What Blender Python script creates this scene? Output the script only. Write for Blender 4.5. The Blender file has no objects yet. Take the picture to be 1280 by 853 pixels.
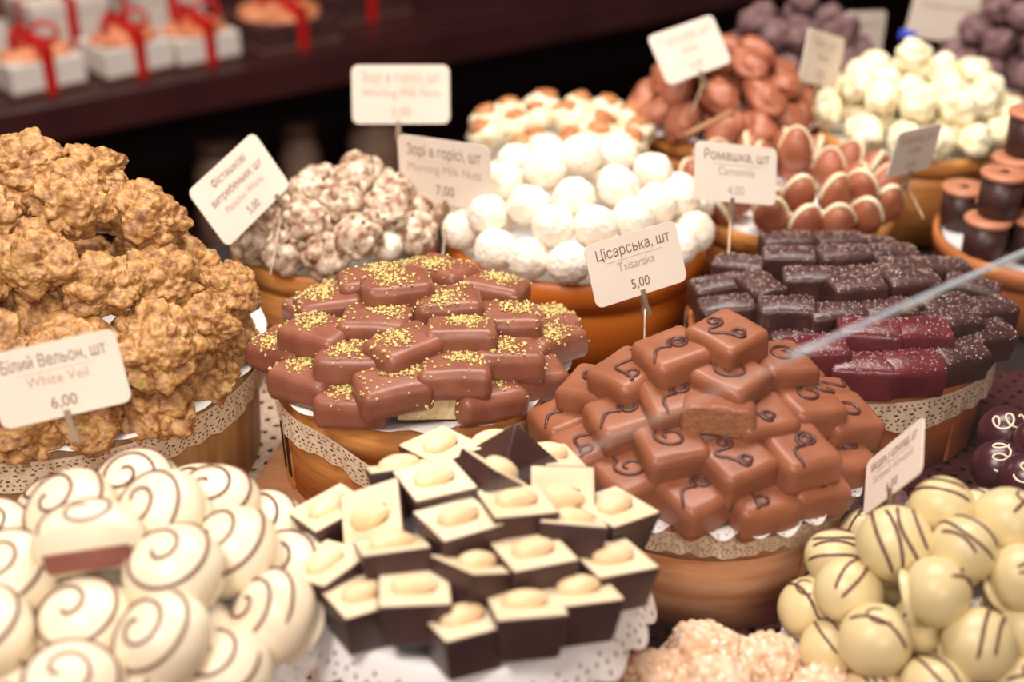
import bpy, bmesh, math, random
import numpy as np
from mathutils import Vector, Matrix, noise
from mathutils.bvhtree import BVHTree
from mathutils.geometry import delaunay_2d_cdt

random.seed(7); np.random.seed(7)
S = bpy.context.scene
COL = S.collection
PI = math.pi

# ------------------------------------------------------------------ camera, world, lights, exposure
FPX = 1778.0
PITCH = math.radians(28)
EYE = Vector((0, 0, 0.57))
cam_d = bpy.data.cameras.new('camera')
cam_d.sensor_width = 36.0
cam_d.lens = FPX / 1280 * 36
cam_d.clip_start = 0.02
cam_d.dof.use_dof = True
cam_d.dof.focus_distance = 0.93
cam_d.dof.aperture_fstop = 3.4
cam_d.dof.aperture_blades = 8
cam = bpy.data.objects.new('camera', cam_d)
COL.objects.link(cam)
cam.location = EYE
cam.rotation_euler = (PI / 2 - PITCH, 0, 0)
S.camera = cam

S.view_settings.view_transform = 'Standard'
S.view_settings.look = 'None'
S.view_settings.gamma = 1
S.view_settings.use_curve_mapping = False
S.view_settings.exposure = 0.15

W = bpy.data.worlds.new('world')
S.world = W
W.use_nodes = True
W.node_tree.nodes['Background'].inputs[0].default_value = (1.0, 0.84, 0.72, 1)
W.node_tree.nodes['Background'].inputs[1].default_value = 0.13


def area(name, loc, target, sx, sy, power, color):
    d = bpy.data.lights.new(name, 'AREA')
    d.shape = 'RECTANGLE'; d.size = sx; d.size_y = sy
    d.energy = power; d.color = color
    o = bpy.data.objects.new(name, d)
    COL.objects.link(o)
    o.location = loc
    o.rotation_euler = (Vector(target) - Vector(loc)).to_track_quat('-Z', 'Y').to_euler()
    return o


area('case_lamp', (0.10, 1.25, 1.35), (0.06, 1.00, 0.05), 0.9, 0.35, 19, (1.0, 0.92, 0.83))
area('ceiling_lamp', (-0.55, 0.00, 1.65), (-0.05, 0.8, 0.05), 0.55, 0.55, 24, (1.0, 0.92, 0.84))
area('front_fill', (0.35, -0.75, 1.15), (0.05, 0.8, 0.05), 0.7, 0.5, 13, (1.0, 0.91, 0.81))  # added fill light behind the camera, brightens the basket sides
area('shelf_lamp', (-1.0, 2.1, 1.0), (-0.9, 2.35, -0.1), 0.6, 0.3, 6, (1.0, 0.85, 0.72))

# ------------------------------------------------------------------ projection helpers (photo pixel -> place)
FWD = Vector((0, math.cos(PITCH), -math.sin(PITCH)))
UPV = Vector((0, math.sin(PITCH), math.cos(PITCH)))


def ray(px, py):
    return FWD + Vector((1, 0, 0)) * ((px - 640) / FPX) - UPV * ((py - 426.5) / FPX)


def at_z(px, py, z):
    d = ray(px, py)
    return EYE + d * ((z - EYE.z) / d.z)


def at_depth(px, py, Z):
    return EYE + ray(px, py) * Z


# ------------------------------------------------------------------ materials
def lin(c):
    return tuple(((x / 255) / 12.92 if x / 255 <= 0.04045 else ((x / 255 + 0.055) / 1.055) ** 2.4) for x in c) + (1,)


def mat(name, c1, c2=None, scale=20, rough=0.5, bump=0.0, bscale=60, spec=0.5, coat=0.0, sss=0.0, stretch=(1, 1, 1),
        c3=None, scale3=80, thr3=0.6, metal=0.0, detail=4, sheen=0.0, rnd=True, bdetail=4, lo=0.35, hi=0.65):
    m = bpy.data.materials.new(name)
    m.use_nodes = True
    nt = m.node_tree; N = nt.nodes; L = nt.links
    b = N['Principled BSDF']
    b.inputs['Roughness'].default_value = rough
    b.inputs['Specular IOR Level'].default_value = spec
    b.inputs['Coat Weight'].default_value = coat
    b.inputs['Coat Roughness'].default_value = 0.25
    b.inputs['Metallic'].default_value = metal
    b.inputs['Sheen Weight'].default_value = sheen
    if sss:
        b.inputs['Subsurface Weight'].default_value = sss
        b.inputs['Subsurface Radius'].default_value = (1.0, 0.7, 0.4)
        b.inputs['Subsurface Scale'].default_value = 0.004
    tc = N.new('ShaderNodeTexCoord')
    mp = N.new('ShaderNodeMapping')
    mp.inputs['Scale'].default_value = stretch
    L.new(tc.outputs['Object'], mp.inputs['Vector'])
    if rnd:
        oi = N.new('ShaderNodeObjectInfo')
        mu = N.new('ShaderNodeMath'); mu.operation = 'MULTIPLY'; mu.inputs[1].default_value = 37.0
        L.new(oi.outputs['Random'], mu.inputs[0])
        L.new(mu.outputs[0], mp.inputs['Location'])
    b.inputs['Base Color'].default_value = lin(c1)
    src = None
    if c2 is not None:
        n = N.new('ShaderNodeTexNoise'); n.inputs['Scale'].default_value = scale; n.inputs['Detail'].default_value = detail
        L.new(mp.outputs[0], n.inputs['Vector'])
        r = N.new('ShaderNodeValToRGB')
        r.color_ramp.elements[0].color = lin(c1); r.color_ramp.elements[1].color = lin(c2)
        r.color_ramp.elements[0].position = lo; r.color_ramp.elements[1].position = hi
        L.new(n.outputs['Fac'], r.inputs[0])
        src = r.outputs[0]
        if c3 is not None:
            n3 = N.new('ShaderNodeTexNoise'); n3.inputs['Scale'].default_value = scale3; n3.inputs['Detail'].default_value = 2
            L.new(mp.outputs[0], n3.inputs['Vector'])
            r3 = N.new('ShaderNodeValToRGB')
            r3.color_ramp.elements[0].position = thr3; r3.color_ramp.elements[1].position = thr3 + 0.05
            L.new(n3.outputs['Fac'], r3.inputs[0])
            mx = N.new('ShaderNodeMix'); mx.data_type = 'RGBA'
            L.new(r3.outputs[0], mx.inputs['Factor'])
            L.new(src, mx.inputs['A']); mx.inputs['B'].default_value = lin(c3)
            src = mx.outputs['Result']
        L.new(src, b.inputs['Base Color'])
    if bump:
        nb = N.new('ShaderNodeTexNoise'); nb.inputs['Scale'].default_value = bscale; nb.inputs['Detail'].default_value = bdetail
        L.new(mp.outputs[0], nb.inputs['Vector'])
        bp = N.new('ShaderNodeBump'); bp.inputs['Strength'].default_value = bump; bp.inputs['Distance'].default_value = 0.001
        L.new(nb.outputs['Fac'], bp.inputs['Height'])
        L.new(bp.outputs[0], b.inputs['Normal'])
    return m


M = {}
M['milk'] = mat('milk_chocolate', (140, 83, 57), (154, 95, 67), 60, 0.38, 0.12, 120, 0.4)
M['milk_b'] = mat('milk_chocolate_bar', (130, 75, 57), (146, 89, 69), 70, 0.38, 0.15, 150, 0.45)
M['milk_far'] = mat('milk_chocolate_far', (152, 86, 60), (182, 112, 84), 40, 0.40, 0.2, 120, 0.5)
M['drizzle'] = mat('dark_drizzle', (82, 46, 40), (96, 56, 48), 40, 0.35, 0, 40, 0.5)
M['dark'] = mat('dark_chocolate', (58, 34, 32), (72, 45, 41), 50, 0.40, 0.1, 120, 0.45)
M['dark_f'] = mat('dark_chocolate_loaf', (60, 34, 32), (80, 50, 47), 60, 0.38, 0.6, 260, 0.6)
M['reflect_f'] = mat('reflection_tinted_loaf', (92, 28, 36), (112, 40, 48), 60, 0.30, 0.5, 260, 0.6)  # red reflection in the glass painted into the dark chocolate colour
M['crystal'] = mat('sugar_crystals', (128, 98, 94), (190, 164, 158), 300, 0.25, 0, 60, 0.8)
M['cream'] = mat('cream_filling', (240, 224, 192), (234, 212, 174), 30, 0.45, 0.05, 100, 0.4, sss=0.15)
M['almond'] = mat('blanched_almond', (238, 203, 158), (246, 218, 178), 90, 0.5, 0.1, 200, 0.4)
M['white'] = mat('white_chocolate', (238, 224, 198), (232, 216, 186), 40, 0.38, 0.05, 60, 0.45, sss=0.12)
M['white_n'] = mat('white_chocolate_yellowish', (232, 216, 168), (224, 206, 154), 40, 0.35, 0.06, 80, 0.5, sss=0.1)
M['swirl'] = mat('swirl_line', (98, 54, 46), (112, 66, 56), 60, 0.4)
M['fill_pink'] = mat('cocoa_filling', (140, 84, 76), (152, 94, 84), 80, 0.6, 0.3, 200)
M['fill_brown'] = mat('praline_filling', (150, 98, 64), (172, 118, 80), 350, 0.7, 0.8, 500)
M['fill_pale'] = mat('marzipan_filling', (205, 176, 130), (222, 196, 150), 300, 0.75, 0.6, 400, c3=(150, 120, 70), scale3=500, thr3=0.66)
M['pistachio'] = mat('crushed_pistachio', (230, 208, 142), (194, 180, 108), 700, 0.7, 0, 60, 0.3, detail=1)
M['cluster'] = mat('caramel_nut', (136, 86, 44), (208, 158, 98), 130, 0.40, 0.9, 420, 0.5, c3=(160, 146, 70), scale3=120, thr3=0.67)
M['cluster_g'] = mat('dusted_nut', (150, 106, 80), (236, 220, 196), 110, 0.55, 0.5, 260, 0.4, c3=(112, 66, 44), scale3=130, thr3=0.60)
M['coconut'] = mat('coconut_flake', (255, 246, 234), (253, 236, 214), 120, 0.7, 1.0, 420, 0.3, sss=0.1)
M['coco_p'] = mat('toasted_coconut', (236, 208, 178), (212, 172, 136), 160, 0.7, 1.0, 420, 0.3, c3=(250, 234, 216), scale3=300, thr3=0.58)
M['white_k'] = mat('white_chunk', (246, 232, 190), (252, 242, 214), 60, 0.45, 0.4, 200, 0.4, sss=0.1)
M['white_h'] = mat('white_dipped', (246, 234, 206), (240, 222, 186), 50, 0.45, 0.4, 200, 0.4)
M['brown_h'] = mat('caramel_cap', (178, 110, 66), (200, 140, 92), 60, 0.45, 0.4, 200, 0.4)
M['mauve'] = mat('cocoa_dusted', (92, 62, 66), (140, 108, 108), 120, 0.6, 0.6, 240, 0.4)
M['plum'] = mat('plum_glaze', (62, 24, 34), (74, 32, 42), 40, 0.28, 0.05, 80, 0.55)
M['scribble'] = mat('white_scribble', (226, 214, 190), None, rough=0.5)
M['cyl_top'] = mat('milk_chocolate_disc', (186, 118, 88), (198, 132, 102), 60, 0.4, 0.15, 160)
M['wood'] = mat('orange_bentwood', (192, 120, 56), (226, 160, 92), 16, 0.45, 0.15, 60, 0.4, stretch=(1, 1, 9), rnd=False)
M['wood_a'] = mat('tan_bentwood', (156, 116, 70), (190, 152, 102), 10, 0.5, 0.15, 60, 0.35, stretch=(8, 8, 1), rnd=False)
M['wood_c'] = mat('peach_bentwood', (214, 140, 92), (246, 192, 146), 14, 0.4, 0.15, 60, 0.4, stretch=(1, 1, 7), rnd=False)
M['wood_t'] = mat('deep_orange_bentwood', (204, 106, 34), (216, 126, 48), 6, 0.4, 0.12, 30, 0.4, stretch=(1, 1, 6), rnd=False)
M['wood_f'] = mat('brown_bentwood', (176, 100, 52), (196, 122, 70), 6, 0.45, 0.12, 30, 0.4, stretch=(1, 1, 6), rnd=False)
M['board'] = mat('pale_board', (168, 118, 80), (184, 134, 96), 8, 0.55, 0.15, 30, 0.3, stretch=(1, 10, 1), rnd=False)
M['staple'] = mat('staple_wire', (58, 40, 30), None, rough=0.5, metal=0.4)
M['lace'] = mat('beige_lace', (236, 216, 190), (222, 198, 170), 400, 0.85, 0.4, 700, 0.2, rnd=False)
M['crochet'] = mat('ivory_crochet', (222, 200, 180), (198, 172, 152), 300, 0.9, 0.6, 600, 0.2, rnd=False)
M['crochet_r'] = mat('reflection_tinted_crochet', (92, 50, 50), (74, 36, 38), 300, 0.85, 0.6, 600, 0.2, rnd=False)  # reddish glass reflection over the right-hand lace put into its colour
M['doily'] = mat('white_paper', (246, 244, 244), None, rough=0.75, bump=0.25, bscale=500, rnd=False)
M['tag'] = mat('tag_card', (240, 226, 213), (236, 221, 207), 30, 0.55, 0, 60, 0.3)
M['ink'] = mat('brown_ink', (132, 100, 84), None, rough=0.7)
M['ink_faint'] = mat('faint_ink', (190, 164, 146), None, rough=0.7)
M['metal'] = mat('tag_metal', (190, 168, 145), (160, 136, 112), 80, 0.40, 0, 60, 0.5, metal=0.7)
M['blue'] = mat('blue_clip_plastic', (70, 90, 225), None, rough=0.4)
M['counter'] = mat('dark_counter', (30, 20, 20), (38, 26, 25), 10, 0.6, 0, rnd=False)
M['shelf'] = mat('mahogany_shelf', (58, 27, 28), (70, 35, 35), 8, 0.35, 0.05, 40, 0.45, stretch=(1, 6, 1), rnd=False)
M['wall'] = mat('dark_wall', (34, 20, 20), (42, 26, 25), 4, 0.7, 0, rnd=False)
M['carton'] = mat('white_carton', (232, 222, 214), None, rough=0.55)
M['carton_b'] = mat('brown_carton', (96, 62, 52), (112, 76, 62), 30, 0.6)
M['hamper'] = mat('dark_hamper', (60, 32, 32), (78, 44, 42), 40, 0.6)
M['candy_o'] = mat('orange_candy', (232, 160, 118), (206, 112, 74), 40, 0.5)
M['ribbon'] = mat('red_ribbon', (205, 30, 26), (186, 22, 20), 40, 0.35, rnd=False)
M['jar'] = mat('dim_jar', (150, 118, 98), (120, 92, 78), 20, 0.5)


def glass_mat():
    m = bpy.data.materials.new('pane_glass'); m.use_nodes = True
    nt = m.node_tree; N = nt.nodes; L = nt.links
    for n in list(N):
        N.remove(n)
    out = N.new('ShaderNodeOutputMaterial'); mix = N.new('ShaderNodeMixShader')
    tr = N.new('ShaderNodeBsdfTransparent'); gl = N.new('ShaderNodeBsdfGlossy'); fr = N.new('ShaderNodeFresnel')
    tr.inputs[0].default_value = (0.985, 0.965, 0.965, 1)
    gl.inputs['Roughness'].default_value = 0.02
    N.remove(fr)
    lw = N.new('ShaderNodeLayerWeight')
    pw = N.new('ShaderNodeMath'); pw.operation = 'POWER'; pw.inputs[1].default_value = 5.0
    ma = N.new('ShaderNodeMath'); ma.operation = 'MULTIPLY_ADD'; ma.inputs[1].default_value = 0.96; ma.inputs[2].default_value = 0.04
    L.new(lw.outputs['Facing'], pw.inputs[0]); L.new(pw.outputs[0], ma.inputs[0])
    L.new(ma.outputs[0], mix.inputs[0]); L.new(tr.outputs[0], mix.inputs[1]); L.new(gl.outputs[0], mix.inputs[2])
    L.new(mix.outputs[0], out.inputs[0])
    return m


M['glass'] = glass_mat()
def rim_mat():
    m = bpy.data.materials.new('clear_glass_rim'); m.use_nodes = True
    nt = m.node_tree; N = nt.nodes; L = nt.links
    b = N['Principled BSDF']; b.inputs['Base Color'].default_value = (.55, .58, .62, 1); b.inputs['Roughness'].default_value = .3
    b.inputs['Alpha'].default_value = .10
    return m


M['glass_rim'] = rim_mat()
M['glass_edge'] = mat('lit_glass_edge', (186, 192, 204), (170, 178, 192), 10, 0.25, 0, 60, 0.6, rnd=False)


# ------------------------------------------------------------------ mesh helpers
def mesh_from(name, V, F, m, smooth=True):
    me = bpy.data.meshes.new(name)
    me.from_pydata([tuple(v) for v in V], [], [tuple(f) for f in F])
    me.update()
    if smooth:
        me.shade_smooth()
    else:
        me.shade_flat()
    me.materials.append(M[m] if isinstance(m, str) else m)
    return me


def link(name, me, parent=None, mtx=None):
    o = bpy.data.objects.new(name, me)
    COL.objects.link(o)
    if parent is not None:
        o.parent = parent
    if mtx is not None:
        o.matrix_local = mtx
    return o


def tag(o, label, cat, group=None):
    o['label'] = label; o['category'] = cat
    if group:
        o['group'] = group
    return o


class MB:
    def __init__(s):
        s.V = []; s.F = []

    def add(s, V, F):
        k = len(s.V)
        s.V += [tuple(v) for v in V]
        s.F += [tuple(i + k for i in f) for f in F]

    def box(s, c, h, R=None):
        V = []
        for sz in (-1, 1):
            for sx, sy in ((-1, -1), (1, -1), (1, 1), (-1, 1)):
                p = Vector((sx * h[0], sy * h[1], sz * h[2]))
                if R is not None:
                    p = R @ p
                V.append(p + Vector(c))
        s.add(V, [(3, 2, 1, 0), (4, 5, 6, 7), (0, 1, 5, 4), (1, 2, 6, 5), (2, 3, 7, 6), (3, 0, 4, 7)])

    def mesh(s, name, m, smooth=True):
        return mesh_from(name, s.V, s.F, m, smooth)


def coords(h, r, nf, nr):
    a = [-h + r * (1 - math.cos(i / nr * PI / 2)) * 0 - 0 + r * (i / nr) for i in range(nr)]
    b = [-(h - r) + 2 * (h - r) * i / nf for i in range(nf + 1)]
    return np.array(a + b + [-x for x in reversed(a)])


def rbox(hx, hy, hz, r, nf=6, nr=4):
    cs = [coords(hx, r, nf, nr), coords(hy, r, nf, nr), coords(hz, r, nf, nr)]
    H = np.array([hx, hy, hz])
    key = {}; V = []; F = []

    def vid(p):
        k = tuple(int(round(x * 1e7)) for x in p)
        if k not in key:
            key[k] = len(V); V.append(p)
        return key[k]
    for ax in range(3):
        u, v = (ax + 1) % 3, (ax + 2) % 3
        for sg in (-1, 1):
            g = {}
            for i, cu in enumerate(cs[u]):
                for j, cv in enumerate(cs[v]):
                    p = [0, 0, 0]; p[ax] = sg * H[ax]; p[u] = cu; p[v] = cv
                    g[i, j] = vid(p)
            for i in range(len(cs[u]) - 1):
                for j in range(len(cs[v]) - 1):
                    q = (g[i, j], g[i + 1, j], g[i + 1, j + 1], g[i, j + 1])
                    F.append(q if sg > 0 else q[::-1])
    V = np.array(V)
    inner = np.clip(V, -(H - r), H - r)
    d = V - inner
    n = np.linalg.norm(d, axis=1)
    ok = n > 1e-9
    V[ok] = inner[ok] + d[ok] / n[ok][:, None] * r
    return V, F


def wobble(V, amp, scale, seed):
    off = Vector((seed * 3.1, seed * 7.7, seed * 1.3))
    out = []
    for v in V:
        p = Vector(v)
        n = noise.noise_vector(p * scale + off)
        out.append(p + n * amp)
    return np.array([tuple(p) for p in out])


def enrobed(hx, hy, hz, r, seed, skirt=0.0018, dome=0.0):
    """hand dipped chocolate: rounded block with a thin foot around its base; origin at the centre"""
    V, F = rbox(hx, hy, hz, r)
    z = (V[:, 2] + hz) / (2 * hz)
    s = 1.0 + (skirt / hx) * np.clip(1 - z / 0.12, 0, 1) - 0.05 * z
    V[:, 0] *= s; V[:, 1] *= s
    if dome:
        V[:, 2] += dome * np.clip(z - .5, 0, 1) * (1 - (V[:, 0] / hx) ** 2) * (1 - (V[:, 1] / hy) ** 2)
    V = wobble(V, 0.0007, 70, seed)
    return V, F


def bvh(V, F):
    return BVHTree.FromPolygons([Vector(v) for v in V], [tuple(f) for f in F])


def drape(tree, path, zt=0.2, lift=0.0):
    pts = []
    for x, y in path:
        hit = tree.ray_cast(Vector((x, y, zt)), Vector((0, 0, -1)))
        if hit[0] is not None:
            pts.append(hit[0] + hit[1] * lift)
    return pts


def tube(pts, rad, sides=6, taper=True):
    V = []; F = []
    n = len(pts)
    if n < 2:
        return V, F
    prev = None
    for i, p in enumerate(pts):
        t = (pts[min(i + 1, n - 1)] - pts[max(i - 1, 0)])
        if t.length < 1e-9:
            t = Vector((1, 0, 0))
        t.normalize()
        if prev is None:
            a = t.orthogonal().normalized()
        else:
            a = (prev - t * prev.dot(t))
            a = a.normalized() if a.length > 1e-6 else t.orthogonal().normalized()
        prev = a
        b = t.cross(a)
        e = min(i, n - 1 - i)
        r = rad * ((0.55, 0.85)[e] if (taper and e < 2) else 1.0)
        for k in range(sides):
            w = 2 * PI * k / sides
            V.append(p + a * (r * math.cos(w)) + b * (r * math.sin(w)))
    for i in range(n - 1):
        for k in range(sides):
            F.append((i * sides + k, i * sides + (k + 1) % sides, (i + 1) * sides + (k + 1) % sides, (i + 1) * sides + k))
    F.append(tuple(range(sides - 1, -1, -1)))
    F.append(tuple((n - 1) * sides + k for k in range(sides)))
    return V, F


_ico = {}


def ico(sub):
    if sub not in _ico:
        bm = bmesh.new()
        bmesh.ops.create_icosphere(bm, subdivisions=sub, radius=1)
        bm.verts.ensure_lookup_table()
        V = np.array([tuple(v.co) for v in bm.verts])
        F = [tuple(v.index for v in f.verts) for f in bm.faces]
        bm.free()
        V /= np.linalg.norm(V, axis=1)[:, None]
        _ico[sub] = (V, F)
    return _ico[sub][0].copy(), _ico[sub][1]


def lumpy(axes, nb, arad, height, seed, sub=5, nz=0.0, nscale=200, flat=None, warp=0.12, fine=0):
    """a cluster: an ellipsoid overlaid with many rounded bumps"""
    rs = np.random.RandomState(seed)
    D, F = ico(sub)
    B = rs.normal(size=(nb, 3)); B /= np.linalg.norm(B, axis=1)[:, None]
    A = arad * rs.uniform(.6, 1.3, nb); Hh = height * rs.uniform(.5, 1.3, nb)
    ang = np.arccos(np.clip(D @ B.T, -1, 1))
    h = (Hh[None] * np.sqrt(np.clip(1 - (ang / A[None]) ** 2, 0, 1))).max(axis=1)
    if fine:
        B2 = rs.normal(size=(fine, 3)); B2 /= np.linalg.norm(B2, axis=1)[:, None]
        A2 = .085 * rs.uniform(.6, 1.4, fine); H2 = .0019 * rs.uniform(.3, 1.3, fine)
        for q in range(0, fine, 60):
            an = np.arccos(np.clip(D @ B2[q:q + 60].T, -1, 1))
            h = np.maximum(h, (h[:, None] * .75 + H2[None, q:q + 60] * np.sqrt(np.clip(1 - (an / A2[None, q:q + 60]) ** 2, 0, 1)) * (an < A2[None, q:q + 60]) + .0006).max(axis=1))
    ax = np.array(axes)
    low = np.array([noise.noise(Vector(d) * 1.6 + Vector((seed * 2.3, 0, seed))) for d in D])
    base = D * ax * (1 + warp * low)[:, None]
    V = base + D * h[:, None]
    if nz:
        nn = np.array([noise.noise(Vector(v) * nscale) for v in V])
        V += D * (nn * nz)[:, None]
    if flat is not None:
        V[:, 2] = np.maximum(V[:, 2], -flat)
    return V, F


def dome_ball(rx, rz_top, rz_bot, seed, foot=True, nu=40, nv=26):
    """round praline with a slightly flattened base and a small foot of set chocolate"""
    V = []; F = []
    for j in range(nv + 1):
        t = PI * j / nv
        for i in range(nu):
            a = 2 * PI * i / nu
            st, ct = math.sin(t), math.cos(t)
            r = rx * st
            z = (rz_top if ct > 0 else rz_bot) * ct
            if foot and ct < -0.72:
                r = max(r, rx * (0.80 + 0.03 * math.sin(3 * a + seed))) if ct < -0.82 and j < nv else r
                z = max(z, -rz_bot * 0.92)
            if j == nv:
                r = 0
            V.append((r * math.cos(a), r * math.sin(a), z))
    for j in range(nv):
        for i in range(nu):
            F.append((j * nu + i, (j + 1) * nu + i, (j + 1) * nu + (i + 1) % nu, j * nu + (i + 1) % nu))
    V = wobble(np.array(V), 0.0010, 45, seed)
    return V, F


def radial(tree, dirs, lift):
    pts = []
    for d in dirs:
        d = Vector(d).normalized()
        hit = tree.ray_cast(d * 0.3, -d)
        if hit[0] is not None:
            pts.append(hit[0] + d * lift)
    return pts


def cut_mesh(V, F, co, no):
    """keep the side behind the plane; returns the body with a closed cut face, and the outline polygon"""
    bm = bmesh.new()
    vs = [bm.verts.new(v) for v in V]
    for f in F:
        try:
            bm.faces.new([vs[i] for i in f])
        except ValueError:
            pass
    bmesh.ops.remove_doubles(bm, verts=bm.verts, dist=1e-6)
    g = bmesh.ops.bisect_plane(bm, geom=bm.verts[:] + bm.edges[:] + bm.faces[:], plane_co=co, plane_no=no, clear_outer=True)
    ed = [e for e in g['geom_cut'] if isinstance(e, bmesh.types.BMEdge)]
    fl = bmesh.ops.edgeloop_fill(bm, edges=ed)['faces']
    poly = [v.co.copy() for v in fl[0].verts] if fl else []
    bm.verts.ensure_lookup_table()
    for i, v in enumerate(bm.verts):
        v.index = i
    V2 = [tuple(v.co) for v in bm.verts]; F2 = [tuple(v.index for v in f.verts) for f in bm.faces]
    bm.free()
    return V2, F2, poly


def slab(poly, no, inset, thick):
    no = Vector(no).normalized()
    c = sum(poly, Vector()) / len(poly)
    a = []
    for p in poly:
        d = p - c
        L = d.length
        a.append(c + d * max(0.1, (L - inset) / L))
    n = len(a)
    V = [p - no * 0.0005 for p in a] + [p + no * thick for p in a]
    F = [tuple(range(n)), tuple(range(n, 2 * n))[::-1]] + [(i, (i + 1) % n, n + (i + 1) % n, n + i) for i in range(n)]
    # make the outward cap face the plane normal
    nn = (V[n + 1] - V[n]).cross(V[n + 2] - V[n + 1])
    return V, F


# ------------------------------------------------------------------ prototypes: (root name, root mesh, [(child name, mesh, kind)])
def thing(proto, mtx, label, cat, group=None):
    name, me, parts = proto
    o = link(name, me, None, mtx)
    tag(o, label, cat, group)
    for pn, pm, pk in parts:
        c = link(pn, pm, o)
        if pk:
            c['kind'] = pk
    return o


def curl(kind, s, rs):
    """flat drizzle paths on the top of a milk chocolate"""
    P = []
    if kind == 0:      # snail curl with a tail
        for i in range(34):
            t = i / 33 * 2.0 * 2 * PI
            r = s * (0.08 + 0.30 * t / (4 * PI))
            P.append((-0.25 * s + r * math.cos(t), 0.1 * s + r * math.sin(t)))
        P += [(0.05 * s + k * 0.13 * s, 0.1 * s - 0.25 * s * math.sin(k * .5)) for k in range(1, 9)]
    elif kind == 1:    # two curls joined by a swing
        for i in range(22):
            t = i / 21 * 1.5 * 2 * PI
            r = s * (0.06 + 0.24 * t / (3 * PI))
            P.append((-0.45 * s + r * math.cos(t), -0.1 * s + r * math.sin(t)))
        P += [(-0.2 * s + 0.1 * s * k, 0.2 * s + 0.5 * s * math.sin(k * .45)) for k in range(1, 6)]
        for i in range(20):
            t = PI + i / 19 * 1.4 * 2 * PI
            r = s * (0.30 - 0.24 * i / 19)
            P.append((0.55 * s + r * math.cos(t), 0.15 * s + r * math.sin(t)))
    elif kind == 2:    # open hook
        for i in range(26):
            t = -0.4 + i / 25 * 1.25 * 2 * PI
            r = s * (0.50 - 0.34 * i / 25)
            P.append((r * 1.2 * math.cos(t), r * math.sin(t)))
        P = [(1.0 * s, -0.75 * s), (0.8 * s, -0.5 * s), (0.65 * s, -0.3 * s)] + P
    else:              # long wave with a small loop
        P = [(-0.95 * s + 1.9 * s * k / 24, 0.35 * s * math.sin(k * .34)) for k in range(25)]
        for i in range(18):
            t = i / 17 * 1.2 * 2 * PI
            P.append((0.72 * s - 0.2 * s + 0.22 * s * math.cos(t), 0.3 * s + 0.2 * s * math.sin(t)))
    a = rs.uniform(0, 2 * PI)
    return [(x * math.cos(a) - y * math.sin(a), x * math.sin(a) + y * math.cos(a)) for x, y in P]


rs0 = random.Random(3)
P_MILK = []
for k in range(6):
    V, F = enrobed(0.0172, 0.0172, 0.0098, 0.0050, k + 1)
    tr = bvh(V, F)
    tv, tf = tube(drape(tr, curl((1, 0, 2, 3, 0, 2)[k], 0.0150, rs0), lift=0.0003), 0.00100)
    P_MILK.append(('milk_chocolate_square', mesh_from('milk_square', V, F, 'milk'), [('drizzle', mesh_from('drizzle', tv, tf, 'drizzle'), None)]))
V, F = enrobed(0.0225, 0.0180, 0.0088, 0.0055, 9, dome=0.003)
V2, F2, poly = cut_mesh(V, F, (0, -0.004, 0), (0, -1, 0))
sv, sf = slab(poly, (0, -1, 0), 0.0014, 0.0003)
P_MILK_CUT = ('milk_chocolate_half', mesh_from('milk_half', V2, F2, 'milk', True), [('praline_filling', mesh_from('filling', sv, sf, 'fill_brown', False), None)])

P_PIST = []
for k in range(6):
    V, F = enrobed(0.0235, 0.0175, 0.0098, 0.0062, k + 21, skirt=0.0022, dome=0.0015)
    V = wobble(V, 0.0010, 38, k + 50)
    tr = bvh(V, F)
    mb = MB()
    r2 = random.Random(k)
    cx, cy = r2.uniform(-.008, .008), r2.uniform(-.005, .005)
    for q in range(150):
        x, y = (r2.gauss(cx, .0065), r2.gauss(cy, .0055)) if q < 120 else (r2.uniform(-.023, .023), r2.uniform(-.018, .018))
        h = tr.ray_cast(Vector((x, y, .1)), Vector((0, 0, -1)))
        if h[0] is None:
            continue
        s = r2.uniform(.0005, .0014)
        c = h[0] + h[1] * s * .5
        O = [Vector((s * r2.uniform(.7, 1.5), 0, 0)), Vector((0, s * r2.uniform(.7, 1.5), 0)), Vector((0, 0, s * r2.uniform(.6, 1.1)))]
        Rr = Matrix.Rotation(r2.uniform(0, 6), 3, Vector((r2.random(), r2.random(), r2.random() + .1)).normalized())
        O = [Rr @ v for v in O]
        mb.add([c + O[0], c + O[1], c - O[0], c - O[1], c + O[2], c - O[2]],
               [(0, 1, 4), (1, 2, 4), (2, 3, 4), (3, 0, 4), (1, 0, 5), (2, 1, 5), (3, 2, 5), (0, 3, 5)])
    P_PIST.append(('pistachio_bar', mesh_from('pistachio_bar', V, F, 'milk_b'), [('pistachio_crumbs', mb.mesh('crumbs', 'pistachio', False), 'stuff')]))
V, F = enrobed(0.0205, 0.0175, 0.0085, 0.004, 31)
V2, F2, poly = cut_mesh(V, F, (0, -0.002, 0), (0, -1, 0))
sv, sf = slab(poly, (0, -1, 0), 0.0010, 0.0003)
P_PIST_CUT = ('pistachio_bar_half', mesh_from('pist_half', V2, F2, 'milk_b', True),
              [('marzipan_filling', mesh_from('filling', sv, sf, 'fill_pale', False), None), ('pistachio_crumbs', P_PIST[0][2][0][1], 'stuff')])

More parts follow.
